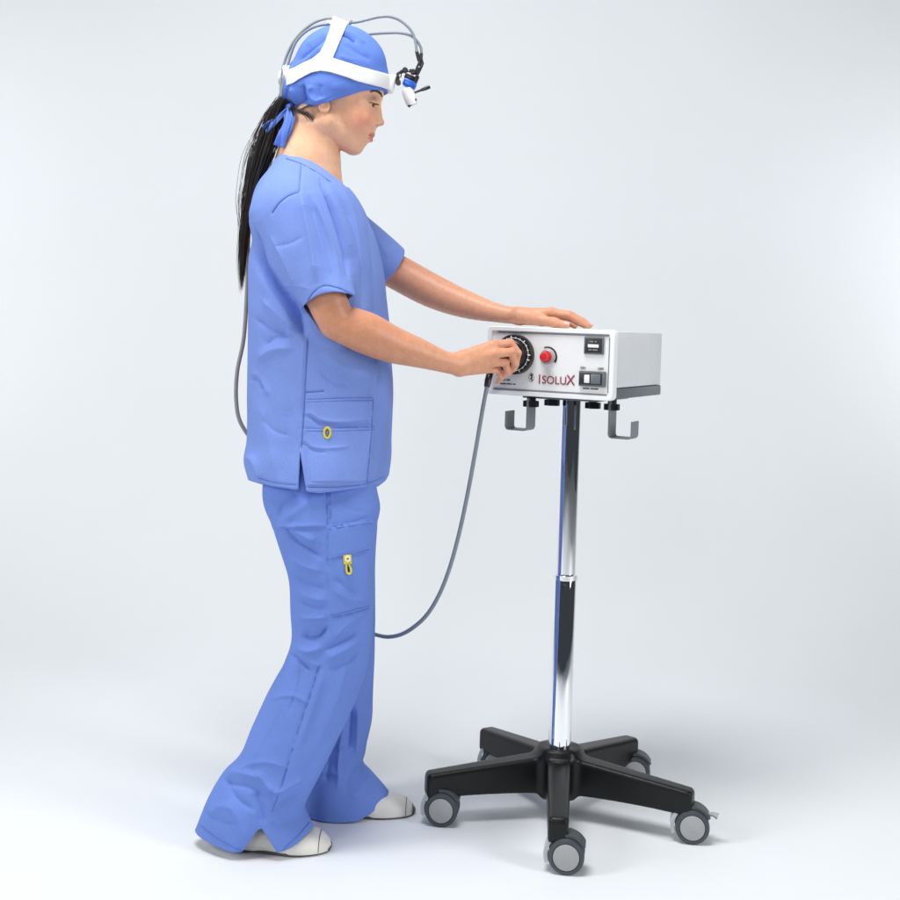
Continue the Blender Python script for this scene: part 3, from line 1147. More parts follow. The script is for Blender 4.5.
def finger_nail(tip, prev, out, r):
    """thin curved plate on the outer side of a fingertip"""
    t = (tip - prev) / np.linalg.norm(tip - prev)
    out = out - t * (out @ t)
    out /= np.linalg.norm(out)
    sd_ = np.cross(t, out)
    V, nu, nv = [], 7, 6
    for lay in (0.0, -.0006):
        for i in range(nu):
            for j in range(nv):
                a = (i / (nu - 1) - .5) * 1.75
                l = (j / (nv - 1) - .35) * .0105
                rr = r * 1.02 + .0004 + lay - max(0, l) * .10
                V.append(tip + t * l + out * rr * math.cos(a) + sd_ * rr * math.sin(a))
    q = lambda i, j, k: k * nu * nv + i * nv + j
    Fc = [(q(i, j, 0), q(i + 1, j, 0), q(i + 1, j + 1, 0), q(i, j + 1, 0)) for i in range(nu - 1) for j in range(nv - 1)]
    Fc += [tuple(reversed([x + nu * nv for x in f_])) for f_ in Fc]
    ring = [(i, 0) for i in range(nu)] + [(nu - 1, j) for j in range(1, nv)] + [(i, nv - 1) for i in range(nu - 2, -1, -1)] + [(0, j) for j in range(nv - 2, 0, -1)]
    Fc += [(q(*ring[k], 0), q(*ring[(k + 1) % len(ring)], 0), q(*ring[(k + 1) % len(ring)], 1), q(*ring[k], 1)) for k in range(len(ring))]
    G().add(V, Fc).build('fingernail', M['nail'], person, world=True)


for c, r in zip(FG, FR):
    finger_nail(c[3], c[2], NV + RV * .25, r[3])
for c, r in zip(FF, FR):
    finger_nail(c[3], c[2], np.array([.3, 0, 1.0]), r[3])
finger_nail(TF[3], TF[2], np.array([.1, -.45, 1.0]), .0078)

# ------------------------------------------------------------------ tunic
TT = np.array([  # v, uL, uR, half width m
    (150, 287, 318, .050), (160, 276, 326, .075), (169, 271, 333, .098), (184, 260.5, 345, .140), (200, 254, 358, .168), (224, 249.5, 370, .182),
    (250, 248, 379, .186), (273, 247.5, 384, .186), (318, 247.5, 388, .182), (362, 248, 391, .182), (393, 248, 393, .184), (419, 249, 392.5, .188),
    (438, 249, 391.5, .192), (457, 246.5, 391, .202), (476, 251.5, 388.5, .208), (492, 254, 386, .210), (505, 255, 385, .210)], float)


def torso(p):
    u, v = to_px(p, YP)
    a, b = hermite(v, TT[:, 0], TT[:, 1]), hermite(v, TT[:, 0], TT[:, 2])
    hw = hermite(v, TT[:, 0], TT[:, 3])
    x = (u - (a + b) / 2) / ((b - a) / 2)
    y = (p[:, 1] - YP - .005) / hw
    n = 2.35
    rho = (np.abs(x) ** n + np.abs(y) ** n) ** (1 / n)
    d = (rho - 1) * np.minimum((b - a) / 2 * S, hw) * .85
    return d


tun = SDF()
tun.add(torso, P(240, 520, -.29), P(400, 140, .15), 0.0)
# sleeves
SA, SB = P(293, 220, -.195), P(329, 303, -.262)
ax_n = (SB - SA) / np.linalg.norm(SB - SA)
tun.cone(SA, SB + ax_n * .03, .074, .0475, .028)
FA_, FB_ = P(346, 232, .085), P(391.5, 266, .130)
ax_f = (FB_ - FA_) / np.linalg.norm(FB_ - FA_)
tun.cone(FA_, FB_ + ax_f * .03, .054, .0445, .024)


def near_cut(p):      # sleeve hem plane, only outside the trunk
    u, v = to_px(p)
    e0, e1 = np.array([303.0, 318.0]), np.array([356.0, 296.5])
    nrm = np.array([-(e1 - e0)[1], (e1 - e0)[0]]) / np.linalg.norm(e1 - e0)
    sl = ((u - e0[0]) * (e1 - e0)[0] + (v - e0[1]) * (e1 - e0)[1]) / ((e1 - e0) @ (e1 - e0))
    arch = 15.0 * np.clip(1 - ((sl - .42) / .58) ** 2, 0, 1) * np.clip((SB[1] + .012 - p[:, 1]) / .02, 0, 1)
    d = -((u - e0[0]) * nrm[0] + (v - e0[1]) * nrm[1] + arch) * .0017
    return np.maximum(d, (-torso(p) + .004))


def far_cut(p):
    d = -((p - FB_) @ ax_f)
    return np.maximum(d, (-torso(p) + .004))


tun.add(near_cut, SB - .11, SB + .10, .003, 's')
tun.add(far_cut, FB_ - .08, FB_ + .10, .003, 's')
tun.cone(SB - ax_n * .085, SB + ax_n * .09, .0425, .0415, .003, 's')
tun.cone(FB_ - ax_f * .05, FB_ + ax_f * .09, .0400, .0400, .003, 's')


def hem_cut(p):
    u, v = near_px(p)
    # back panel and front panel end at slightly different heights
    edge = np.interp(u, [240, 257, 274, 292, 299, 300, 319, 378, 389, 400], [478, 482, 486.5, 489, 489.5, 490.5, 492, 486, 478, 472])
    return (v - edge) * S * -1.0


def neck_cut(p):
    u, v = near_px(p)
    w = np.abs(p[:, 1] - YP) / S
    edge = np.interp(u, [270, 283, 301, 318, 332, 345], [151.5, 153.5, 159.5, 168.5, 178.0, 188]) - np.maximum(w - 34, 0) * .8 - 60 * np.clip((w - 50) / 20, 0, 1)
    return (v - edge) * S * .8


big_lo, big_hi = np.array([-1, -1, -.1]), np.array([1, 1, 2.5])
tun.add(hem_cut, big_lo, big_hi, .002, 's')
tun.add(neck_cut, P(262, 195, -.25), P(352, 120, .12), .002, 's')
tun.cone(P(313, 130, YP), P(308, 176, YP), .0555, .0635, .002, 's')      # neck opening


def vent(p):
    u, v = to_px(p)
    half = np.clip((v - 449) / 42, 0, 1.2) * 4.6
    d = np.abs(u - (300.0 + (v - 449) * .055)) - half
    return np.maximum(d * .002, p[:, 1] - (YP - .12))


tun.add(vent, P(290, 500, -.30), P(312, 445, -.20), .0015, 's')

TUN_FOLDS = [
    ([(320, 182), (327, 198), (333, 214), (341, 238), (346.5, 258), (349, 275)], -15, 2.6, 'fold'),
    ([(325, 180), (335, 205), (346, 234), (353, 258)], 4, 5, 'g'),
    ([(299, 192), (305, 222), (311, 250), (317, 284)], 10, 7, 'fold'),
    ([(308, 196), (318, 230), (326, 262), (334, 288)], -5, 5, 'g'),
    ([(272, 213), (279, 203), (288, 196), (299, 192)], -2.5, 1.3, 'seam'),
    ([(301, 160), (300, 176), (299, 192)], -2.2, 1.2, 'seam'),
    ([(272, 247), (288, 244), (304, 237)], -1.8, 3, 'fold'),
    ([(276, 288), (292, 286), (310, 289)], 1.5, 3, 'fold'),
    ([(250, 222), (252, 242), (258, 262), (272, 285), (291, 311), (304, 336)], -22, 5.0, 'fold'),
    ([(256, 252), (264, 280), (282, 306), (298, 332)], 5, 7, 'g'),
    ([(308, 338), (306, 370), (304, 410), (301.5, 449)], -2.5, 1.2, 'seam'),
    ([(304, 338), (302, 370), (300, 410)], 3, 4, 'g'),
    ([(306, 392.5), (324, 391)], -2.0, 1.1, 'seam'),
    ([(306, 400), (322, 399.6), (345, 398)], -1.6, 1.0, 'seam'),
    ([(304, 413), (312, 414), (320, 419.5), (338, 422), (358, 420.5), (376, 418)], 4.0, 2.2, 'fold'),
    ([(304, 417), (312, 418), (320, 423.5), (338, 426), (358, 424.5), (376, 422)], -3.0, 2.0, 'g'),
    ([(303, 428), (330, 428.5), (352, 427.5), (375, 427)], -1.6, 1.0, 'seam'),
    ([(302, 440), (307, 441), (310, 446), (325, 449), (350, 446.5)], 2.4, 1.8, 'fold'),
    ([(302, 444), (308, 446), (312, 450), (326, 453)], -2.2, 1.6, 'g'),
    ([(375, 362), (371, 392), (369, 420), (366, 446), (364, 470)], 3.5, 2.8, 'g'),
    ([(381, 352), (379, 390), (377, 430), (376, 470)], -4.0, 4.0, 'g'),
    ([(372, 386), (377, 356), (380, 330)], 4, 3.5, 'fold'),
    ([(264, 347), (274, 338), (290, 336)], -5, 4.5, 'fold'),
    ([(258, 360), (272, 350), (292, 348)], 5, 6, 'g'),
    ([(250, 380), (256, 378), (263, 391)], -4.5, 2.4, 'g'),
    ([(252, 372), (262, 382), (270, 396)], 3, 3, 'g'),
    ([(258, 400), (268, 430), (274, 470)], 3, 7, 'g'),
    ([(288, 404), (286, 440), (281, 484)], -3, 6, 'g'),
    ([(247, 455), (254, 463), (260, 480)], 4, 4, 'g'),
    ([(320, 300), (340, 322), (352, 352)], -4, 6, 'g'),
    ([(322, 352), (342, 366), (368, 372)], 3.5, 5, 'g'),
    ([(333, 178), (343, 192), (352, 212), (358, 240), (362, 280)], 3, 5, 'g'),
    ([(366, 218), (372, 250), (375, 290), (376, 330)], -3.5, 5, 'g'),
    ([(362, 300), (366, 325), (368, 350)], 3, 5, 'g'),
    ([(284, 158.5), (301, 165), (317, 173.5), (331, 183.5)], -3.2, 1.0, 'seam'),
    ([(372, 228), (380, 244), (388, 258)], 3, 3, 'g'),
    ([(304.5, 308), (312, 294), (325, 285.5), (340, 288.5), (353, 294.5)], -2.0, 1.0, 'seam'),
    ([(262, 300), (276, 312), (296, 334)], 6, 4, 'fold'),
    ([(254, 318), (270, 330), (288, 336)], -5, 4, 'fold'),
    ([(312, 196), (322, 222), (332, 250), (341, 278)], 4, 3, 'fold'),
    ([(270, 236), (284, 262), (296, 290)], 4, 4, 'fold'),
    ([(340, 200), (352, 228), (360, 262), (364, 300)], -3.5, 3.5, 'fold'),
    ([(318, 372), (334, 384), (352, 388)], -3, 3, 'fold'),
    ([(262, 418), (276, 432), (290, 436)], -2.5, 4, 'fold'),
    ([(257, 477.5), (274, 482), (297, 485)], -1.3, 0.9, 'seam'),
    ([(303, 486.5), (330, 487), (378, 481)], -1.3, 0.9, 'seam'),
]
v, f = mesh_sdf(tun, 0.0018)
v = relax(v, f, 2, .4)
n = vnormals(v, f)
u_, v_ = to_px(v)
near = np.clip(.45 - n[:, 1] * 1.8, 0, 1)
h = fold_disp(u_, v_, TUN_FOLDS) * near
q = v * np.array([9.0, 9.0, 4.5]) + noise3(v * 5, 3)[:, None] * .8
h += noise3(q, 5) * .0048 + noise3(v * np.array([22, 22, 12.0]) + noise3(v * 9, 8)[:, None], 6) * .0012
h += patch(u_, v_, [((306.5, 399.5), (345, 398), (373, 398), (367, 484), (308.5, 485)), ((305.5, 428.5), (374, 427.3), (367, 484), (308.5, 485))], .0019) * near
v = v + n * (h * np.clip((v_ - 150) / 25, .25, 1))[:, None]
tunic = mk('tunic', v, f, M['cloth'], person, world=True)

def stitch(vv, lines, name, m, parent, r=.00055, lift=.0002):
    """rows of stitching that lie on the near surface along drawn pixel lines"""
    a, b = to_px(vv)
    Y = vv[:, 1]
    depth = np.full((1000, 1000), np.nan)
    order = np.argsort(-Y)
    depth[np.clip(np.round(b[order]).astype(int), 0, 999), np.clip(np.round(a[order]).astype(int), 0, 999)] = Y[order]
    for ln in lines:
        q = np.asarray(ln, float)
        n_ = max(6, int(np.linalg.norm(np.diff(q, axis=0), axis=1).sum() / 1.6))
        q = spline(q, n_) if len(q) > 2 else q[0] + np.linspace(0, 1, n_)[:, None] * (q[1] - q[0])
        ys = []
        for u, v in q:
            w_ = depth[max(0, int(round(v)) - 1):int(round(v)) + 2, max(0, int(round(u)) - 1):int(round(u)) + 2]
            ys.append(np.nanmedian(w_) if np.isfinite(w_).any() else np.nan)
        ys = np.array(ys)
        ok = np.isfinite(ys)
        if ok.sum() < 4:
            continue
        ys = np.interp(np.arange(n_), np.nonzero(ok)[0], ys[ok])
        G().tube([P(u, v, y - lift) for (u, v), y in zip(q, ys)], r, 5).build(name, m, parent, world=True)


stitch(v, [
    [(272, 213), (279, 203), (288, 196), (299, 192)], [(301, 165.5), (300, 177), (299, 192)],
    [(307.5, 340), (306, 370), (304, 410), (301.5, 447)], [(306, 392.5), (324, 391)],
    [(306.5, 399.3), (345, 398), (373, 398)], [(306, 402), (345, 400.8), (373, 400.6)],
    [(305.5, 428.2), (340, 428), (374, 427)], [(305.5, 431), (340, 430.8), (374, 429.8)],
    [(373.5, 398), (371, 440), (367, 484)],
    [(258, 478), (274, 482.5), (296, 485)], [(304, 487), (330, 487.5), (366, 484), (384, 477)],
    [(305, 307), (312, 294), (325, 285.5), (340, 288.5), (352.5, 294.5)],
    [(286, 158), (301, 163.5), (317, 172), (331, 182)],
], 'stitching', M['seam'], tunic)

# yellow ring tag on the pocket
def surf_tag(parent, name, u, v, Y, w, hh, r, m):
    c = P(u, v, Y)
    ring = [c + np.array([w * math.cos(a), 0, hh * math.sin(a)]) for a in np.linspace(0, 2 * math.pi, 25)]
    g = G()
    g.tube(ring, r, 8, caps=False)
    return g.build(name, m, parent, world=True)


def surf_y(vv, u, v):
    """depth of the nearest near-side vertex at a pixel"""
    a, b = to_px(vv)
    d = (a - u) ** 2 + (b - v) ** 2 + np.where(vv[:, 1] > YP, 1e6, 0)
    i = np.argsort(d)[:12]
    return vv[i, 1].min()


tg = surf_tag(tunic, 'pocket_tag', 327.3, 432.8, surf_y(v, 327, 433) - .001, .0058, .0095, .0021, M['yellow'])
c = P(327.5, 433.5, surf_y(v, 327, 433) - .001)
G().box((c[0], c[1], c[2]), (.0035, .003, .010), .001).build('tag_bar', M['greyink'], tg, world=True)

# ------------------------------------------------------------------ trousers
def leg(st, hemfun, nt, na, slit, expo=2.5, expo_hem=2.5):
    """st rows: (uL, vL, YL, uR, vR, YR, half width); ring planes follow L -> R"""
    st = np.asarray(st, float)
    k = len(st)
    d = np.concatenate([[0], np.cumsum(np.hypot(np.diff((st[:, 0] + st[:, 3]) / 2), np.diff((st[:, 1] + st[:, 4]) / 2)))])
    t = np.linspace(0, d[-1], nt)
    rows = np.stack([hermite(t, d, st[:, i]) for i in range(7)], 1)
    th = -math.pi / 2 + math.radians(14) + 2 * math.pi * (np.arange(na + 1) / na)     # starts and ends at the near side (slit)
    V = np.zeros((nt, na + 1, 3))
    for i, r in enumerate(rows):
        Lp, Rp = P(r[0], r[1], r[2]), P(r[3], r[4], r[5])
        c, A = (Lp + Rp) / 2, (Rp - Lp) / 2
        B = np.array([0, r[6], 0])
        cs, sn = np.cos(th), np.sin(th)
        kk = np.clip((t[i] / d[-1] - .78) / .22, 0, 1)
        e = 2 / (expo + (expo_hem - expo) * kk)
        V[i] = c + np.outer(np.sign(cs) * np.abs(cs) ** e, A) + np.outer(np.sign(sn) * np.abs(sn) ** e, B)
    V = hemfun(V, th, t / d[-1])
    idx = np.arange(nt * (na + 1)).reshape(nt, na + 1)
    F = np.stack([idx[:-1, :-1], idx[1:, :-1], idx[1:, 1:], idx[:-1, 1:]], -1).reshape(-1, 4)
    V = V.reshape(-1, 3)
    if not slit:
        # close the tube
        m = np.arange(len(V)).reshape(nt, na + 1)
        m[:, -1] = m[:, 0]
        F = m.ravel()[F]
    else:
        m = np.arange(len(V)).reshape(nt, na + 1)
        up = t / d[-1] < slit
        m[up, -1] = m[up, 0]
        F = m.ravel()[F]
    return V, F


near_st = [
    (268, 440, -.155, 374, 440, -.155, .076), (264, 470, -.160, 376, 470, -.160, .086), (262, 488, -.162, 376.5, 487, -.162, .092), (265, 505, -.165, 380, 508, -.165, .098),
    (273, 522, -.165, 377, 525, -.165, .100), (282, 549, -.165, 376, 541, -.165, .098), (290, 576, -.165, 375, 566, -.165, .095),
    (292, 606, -.165, 374, 600, -.165, .090), (292.5, 638, -.165, 372.5, 634, -.165, .086), (284.5, 660, -.165, 367, 668, -.165, .084),
    (274, 680, -.167, 358, 696, -.167, .082), (254, 724, -.170, 338, 738, -.170, .078), (238, 757, -.170, 322, 770, -.170, .074),
    (221.5, 774, -.170, 310, 793, -.170, .074), (208.5, 797, -.170, 305, 806, -.170, .074), (195.5, 829.5, -.170, 313.5, 825, -.170, .070)]
far_st = [
    (274, 440, .010, 372, 440, .010, .080), (272, 470, .010, 374, 470, .010, .090), (273, 488, .010, 376, 487, .010, .095), (282, 520, .010, 377.5, 515, .010, .100),
    (300, 560, .010, 376, 555, .010, .098), (308, 606, .010, 374.8, 600, .010, .092), (314, 640, .010, 374.5, 638, .010, .086),
    (317, 680, .015, 373, 678, .015, .080), (313, 722, .020, 371.5, 722, .020, .078), (306, 752, .020, 365.5, 750, .020, .074),
    (302, 768, .020, 363.5, 765, .020, .074), (298, 790, .020, 374, 776, .020, .076), (294, 820, .020, 388.5, 791.5, .020, .074)]


def near_hem(V, th, t):
    k = np.clip((t - .86) / .14, 0, 1)[:, None]
    s = np.clip(-np.sin(th), -1, 1)[None, :]
    # the near side hangs down to the floor, the panels swing apart at the side slit
    V[:, :, 2] -= (k ** 1.3) * np.clip(s, 0, 1) ** 1.5 * .014
    k2 = np.clip((t - .95) / .05, 0, 1)[:, None]
    side = np.where(np.arange(len(th)) < len(th) / 2, 1.0, -1.0)[None, :]
    g = np.exp(-((np.abs(np.arange(len(th)) - np.where(side[0] > 0, 0, len(th) - 1))) / (len(th) * .10)) ** 2)[None, :]
    V[:, :, 0] += k2 * g * side * .032
    V[:, :, 2] -= k2 * g * .006
    V[:, :, 2] = np.maximum(V[:, :, 2], .003)
    return V


def far_hem(V, th, t):
    k = np.clip((t - .86) / .14, 0, 1)[:, None]
    s = np.clip(-np.sin(th), -1, 1)[None, :]
    V[:, :, 2] -= k ** 1.3 * np.clip(s, 0, 1) * .020
    V[:, :, 2] = np.maximum(V[:, :, 2], .003)
    return V


NEAR_FOLDS = [
    ([(327, 488), (327, 507), (327, 526)], -2.4, 1.2, 'seam'),
    ([(273, 527), (290, 526.5), (310, 526), (328, 526)], 3.5, 2.0, 'fold'),
    ([(273, 531), (290, 530), (326, 530)], -2.0, 1.8, 'g'),
    ([(276, 520), (284, 503), (300, 492)], -6, 5, 'fold'),
    ([(286, 520), (300, 508), (320, 496)], 4, 5, 'g'),
    ([(284, 527), (296, 541), (309, 550), (322, 559)], -5.5, 2.6, 'fold'),
    ([(288, 524), (302, 535), (316, 542)], 4, 4, 'g'),
    ([(290, 556), (304, 566), (322, 572)], 3.5, 4, 'fold'),
    ([(292, 572), (308, 584), (326, 590)], -3.5, 4, 'g'),
    ([(296, 590), (310, 598), (328, 600)], 3, 4, 'g'),
    ([(330, 526), (350, 523), (368, 517)], -1.8, 1.1, 'seam'),
    ([(338, 557.5), (352, 555), (368, 549.5)], -2.2, 1.3, 'seam'),
    ([(328, 556), (327.5, 590), (327, 630)], -2.2, 1.3, 'seam'),
    ([(330, 617), (350, 613), (369, 608)], -1.8, 1.2, 'seam'),
    ([(298, 618), (312, 619), (327, 617)], 3.5, 2.2, 'fold'),
    ([(300, 636), (310, 640), (320, 637), (328, 627)], -9, 4.5, 'fold'),
    ([(297, 648), (309, 651), (322, 647)], 6, 4, 'g'),
    ([(323, 652), (336, 646), (349, 639), (360, 632)], -5, 3.0, 'fold'),
    ([(326, 660), (344, 650), (362, 640)], 4, 4, 'g'),
    ([(290, 654), (300, 662), (311, 671)], -5.5, 2.6, 'fold'),
    ([(300, 652), (311, 662), (322, 666)], 3.5, 3, 'g'),
    ([(333, 578), (345, 586), (357, 596)], -2.5, 3, 'g'),
    ([(319, 666), (310, 695), (300, 724), (294, 744), (280, 790)], -2.4, 1.3, 'seam'),
    ([(325, 668), (316, 697), (306, 726), (298, 750)], 2.5, 4, 'g'),
    ([(352, 640), (340, 690), (322, 735), (306, 770)], 4, 7, 'g'),
    ([(288, 690), (268, 730), (250, 765)], 3, 8, 'g'),
    ([(302, 660), (284, 704), (262, 752)], -3, 8, 'g'),
    ([(218, 780), (235, 785), (252, 789), (266, 800)], -4.5, 4, 'fold'),
    ([(226, 772), (246, 774), (262, 778)], 5, 5, 'g'),
    ([(262, 785), (275, 792), (290, 786), (306, 774)], 5, 4, 'fold'),
    ([(255, 792), (261, 808), (264, 824)], -6, 5, 'g'),
    ([(209, 816), (220, 806), (234, 808)], 4, 5, 'g'),
    ([(228, 800), (240, 822), (246, 845)], 3.5, 6, 'g'),
    ([(278, 806), (292, 796), (306, 790)], -3.5, 3.5, 'g'),
    ([(270, 822), (286, 812), (300, 800)], 3, 4, 'g'),
    ([(222, 776), (238, 800), (256, 812)], -4.5, 4, 'fold'),
    ([(256, 770), (268, 786), (284, 794)], 4, 4, 'fold'),
    ([(204, 812), (222, 822), (240, 824)], -3.5, 4, 'fold'),
    ([(236, 770), (262, 762), (290, 768)], 3, 5, 'fold'),
    ([(268, 700), (290, 696), (312, 704)], 2.5, 3, 'fold'),
    ([(330, 672), (346, 664), (362, 650)], -4, 3.5, 'fold'),
    ([(300, 600), (314, 608), (327, 608)], -3, 3, 'fold'),
    ([(334, 590), (350, 600), (364, 600)], 2.5, 4, 'fold'),
    ([(340, 500), (352, 510), (366, 512)], -2, 4, 'fold'),
    ([(334, 640), (350, 622), (366, 612)], 3.5, 4, 'fold'),
    ([(300, 664), (296, 690), (286, 716)], -3, 4, 'fold'),
]
FAR_FOLDS = [
    ([(346, 712), (341, 735), (338, 760), (337, 790)], 5, 3, 'fold'),
    ([(352, 705), (350, 730), (349, 755)], -6, 3, 'g'),
    ([(357, 708), (356, 735), (355, 758)], 5, 2.5, 'fold'),
    ([(330, 745), (328, 765), (326, 782)], -5, 4, 'g'),
    ([(318, 772), (330, 771), (342, 778)], 5, 4, 'g'),
    ([(362, 765), (352, 776), (345, 790)], -4, 3, 'fold'),
    ([(372, 772), (362, 784), (352, 800)], 3, 5, 'g'),
    ([(336, 752), (345, 749), (352, 752)], 4, 3, 'g'),
]
NT, NA_ = 330, 230
Vn, Fn = leg(near_st, near_hem, NT, NA_, .955, 2.5, 1.65)
Vf, Ff = leg(far_st, far_hem, NT, NA_, None, 2.5, 1.8)


def crumple(V, F, folds, seed):
    n = vnormals(V, F)
    n[np.linalg.norm(n, axis=1) < .5] = 0
    u, v = to_px(V)
    h = fold_disp(u, v, folds) * np.clip(.4 - n[:, 1] * 1.8, 0, 1)
    q = V * np.array([11.0, 11.0, 5.0]) + noise3(V * 6, seed)[:, None] * .9
    h = h + noise3(q, seed + 1) * .0050 + noise3(V * np.array([26, 26, 15.0]) + noise3(V * 10, seed + 2)[:, None], seed + 3) * .0010
    if seed == 21:
        h = h + patch(u, v, [((328.5, 527), (372.5, 521), (370, 608), (328, 619)), ((329, 526), (372, 520.5), (369, 549.5), (351, 554.5), (329, 559))], .0021) * np.clip(.4 - n[:, 1] * 1.8, 0, 1)
    V = V + n * h[:, None]
    V[:, 2] = np.maximum(V[:, 2], .003)
    return V


# make orientation outward before displacing
def outward(V, F):
    n = vnormals(V, F)
    c = V.mean(0)
    if ((V - c) * n).sum() < 0:
        F = F[:, ::-1].copy()
    return F


Fn, Ff = outward(Vn, Fn), outward(Vf, Ff)
Vn, Vf = crumple(Vn, Fn, NEAR_FOLDS, 21), crumple(Vf, Ff, FAR_FOLDS, 41)
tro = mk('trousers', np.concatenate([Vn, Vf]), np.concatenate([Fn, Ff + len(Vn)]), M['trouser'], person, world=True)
so = tro.modifiers.new('cloth_thickness', 'SOLIDIFY')
so.thickness, so.offset = .0016, -1
stitch(Vn, [
    [(327, 492), (327, 508), (327, 525)], [(330, 492), (330, 508), (330, 524)],
    [(329, 526.5), (350, 523.5), (371.5, 520.5)], [(329, 529), (350, 526), (371.5, 523)],
    [(329, 559), (338, 557.5), (351, 554.5), (369, 549.5)], [(328, 530), (327.5, 580), (328, 618)],
    [(328, 619), (350, 614), (369.5, 608)], [(328.5, 616), (350, 611.3), (369.5, 605.4)],
    [(319, 666), (310, 695), (300, 724), (294, 744), (282, 785), (272, 812)],
    [(199, 824), (215, 837), (233, 847), (242, 851)], [(284, 848), (297, 837), (310, 822)],
], 'stitching', M['seam'], tro, .0006, .0010)
yy = surf_y(Vn, 348, 562) - .0015
c = P(347.5, 559.5, yy)
tg = G().box(c, (.0150, .004, .0175), .0015, rot=Matrix.Rotation(math.radians(-6), 3, 'Y')).build('thigh_tag', M['yellow'], tro, world=True)
surf_tag(tg, 'tag_eyelet', 347.8, 559.0, yy - .003, .0038, .0042, .0013, M['white'])
ring = [P(*q) + np.array([0, 0, 0]) for q in ((346.6, 564.5, yy), (346.4, 569, yy - .001), (347.6, 573.2, yy - .001), (350.3, 573.6, yy - .001), (351.2, 570.5, yy - .001), (350.2, 567, yy), (349, 564.5, yy))]
G().tube(spline(ring, 30), .0019, 8).build('tag_hook', M['yellow'], tg, world=True)
G().box(P(348.4, 569.3, yy), (.0035, .003, .010), .001).build('tag_bar', M['ink'], tg, world=True)

# ------------------------------------------------------------------ shoes
def shoe(u0, v0, u1, v1, Y, hgt, toe):
    a, b = P(u0, v0, Y), P(u1, v1, Y)
    a[2] = b[2] = 0
    L = b - a
    Ln = np.linalg.norm(L)
    d = L / Ln
    sd_ = np.array([-d[1], d[0], 0])
    g = G()
    nr, na = 40, 36
    V = []
    for i in range(nr):
        t = i / (nr - 1)
        c = a + L * t
        e = math.sqrt(max(1 - ((t - .5) / .5) ** 6, 0.0)) ** .8
        w = (.033 + .016 * math.exp(-((t - .70) / .26) ** 2)) * max(e, .02)
        hh = (hgt * (.58 + .42 * math.exp(-((t - .35) / .40) ** 2)) if t < .98 else hgt * .5)
        hh = hh * max(1 - max(0, (t - .86) / .14) ** 2 * .62, .3)
        hh *= max(e, .25)
        for j in range(na):
            th = 2 * math.pi * j / na
            x, z = math.cos(th), math.sin(th)
            zz = .006 + (hh if z > 0 else .0045) * (abs(z) ** .75) * (1 if z > 0 else -1)
            V.append(c + sd_ * w * np.sign(x) * abs(x) ** .8 + np.array([0, 0, max(zz, .0018)]))
    Fc = [(i * na + j, i * na + (j + 1) % na, (i + 1) * na + (j + 1) % na, (i + 1) * na + j) for i in range(nr - 1) for j in range(na)]
    Fc += [tuple(range(na))[::-1], tuple((nr - 1) * na + j for j in range(na))]
    g.add(V, Fc)
    V0 = V
    s = g.build('shoe', M['shoe'], person, world=True, sharp=60)
    g = G()
    V = []
    for lv, gr in ((.0010, .985), (.0060, 1.012), (.0075, 1.0)):
        for i in range(48):
            th = 2 * math.pi * i / 48
            t = .5 + .5 * math.copysign(abs(math.cos(th)) ** .75, math.cos(th)) * gr
            w = (.033 + .016 * math.exp(-((t - .70) / .26) ** 2)) * math.copysign(abs(math.sin(th)) ** .62, math.sin(th)) * gr
            V.append(a + L * t + sd_ * w + np.array([0, 0, lv]))
    Fc = [(i * 48 + j, i * 48 + (j + 1) % 48, (i + 1) * 48 + (j + 1) % 48, (i + 1) * 48 + j) for i in range(2) for j in range(48)]
    g.add(V, Fc + [tuple(range(48))[::-1]])
    g.build('sole', M['sole'], s, world=True)
    # stitched seam over the vamp
    t = .80
    i0 = 35 if not toe else 36
    g = G()
    g.tube([V0[i0 * na + j] + np.array([0, 0, .0003]) for j in range(0, na // 2 + 1)], .0008, 6)
    g.build('toe_seam', M['scuff'], s, world=True)
    if toe:
        n0 = 38
        W0 = [(V0[i] + (V0[i] - (a + L * .8)) * .012) for i in range(n0 * na, nr * na)]
        k0 = nr - n0
        Fq = [(i * na + j, i * na + (j + 1) % na, (i + 1) * na + (j + 1) % na, (i + 1) * na + j) for i in range(k0 - 1) for j in range(na)]
        G().add(W0, Fq + [tuple((k0 - 1) * na + j for j in range(na))]).build('toe_cap', M['scuff'], s, world=True, sharp=60)
    return s, a, d, sd_, Ln


shoe(222, 852, 331.5, 843, -.170, .042, False)
s2, a2, d2, sd2, L2 = shoe(300, 818, 415, 807.5, .020, .042, True)

# ------------------------------------------------------------------ cap
CAP_EDGE = np.array([(270, 104), (283, 113), (291, 115), (297, 113.5), (308, 108.5), (316, 104.8), (330, 101.2), (348, 95.2), (360, 91.8), (373, 89.8), (382, 90.2), (389, 92.2), (400, 95)], float)


def cap_core(q):
    d = sd_ell(q, (340.5, 73.5, 0), (47.6, 48.5, 41))
    d = smin(d, sd_ell(q, (334, 92, 0), (44, 24, 41.5)), 8)
    d = smin(d, sd_ell(q, (364, 84, 0), (24.5, 22, 29)), 6)
    d = smin(d, sd_cone(q, (300, 82, 0), (287, 101, 0), 18, 10.5), 10)
    m = q.copy()
    m[:, 2] = np.abs(m[:, 2])
    d = smin(d, sd_ell(m, nz(325, 97, 33.5), (15, 11, 5.5), -14), 5)
    return d


def cap_field(p):
    q = head_px(p)
    d = cap_core(q)
    uu, vv = near_px(p, True)
    e = vv - np.interp(uu, CAP_EDGE[:, 0], CAP_EDGE[:, 1])
    return smax(d, e, .8) * S * .93


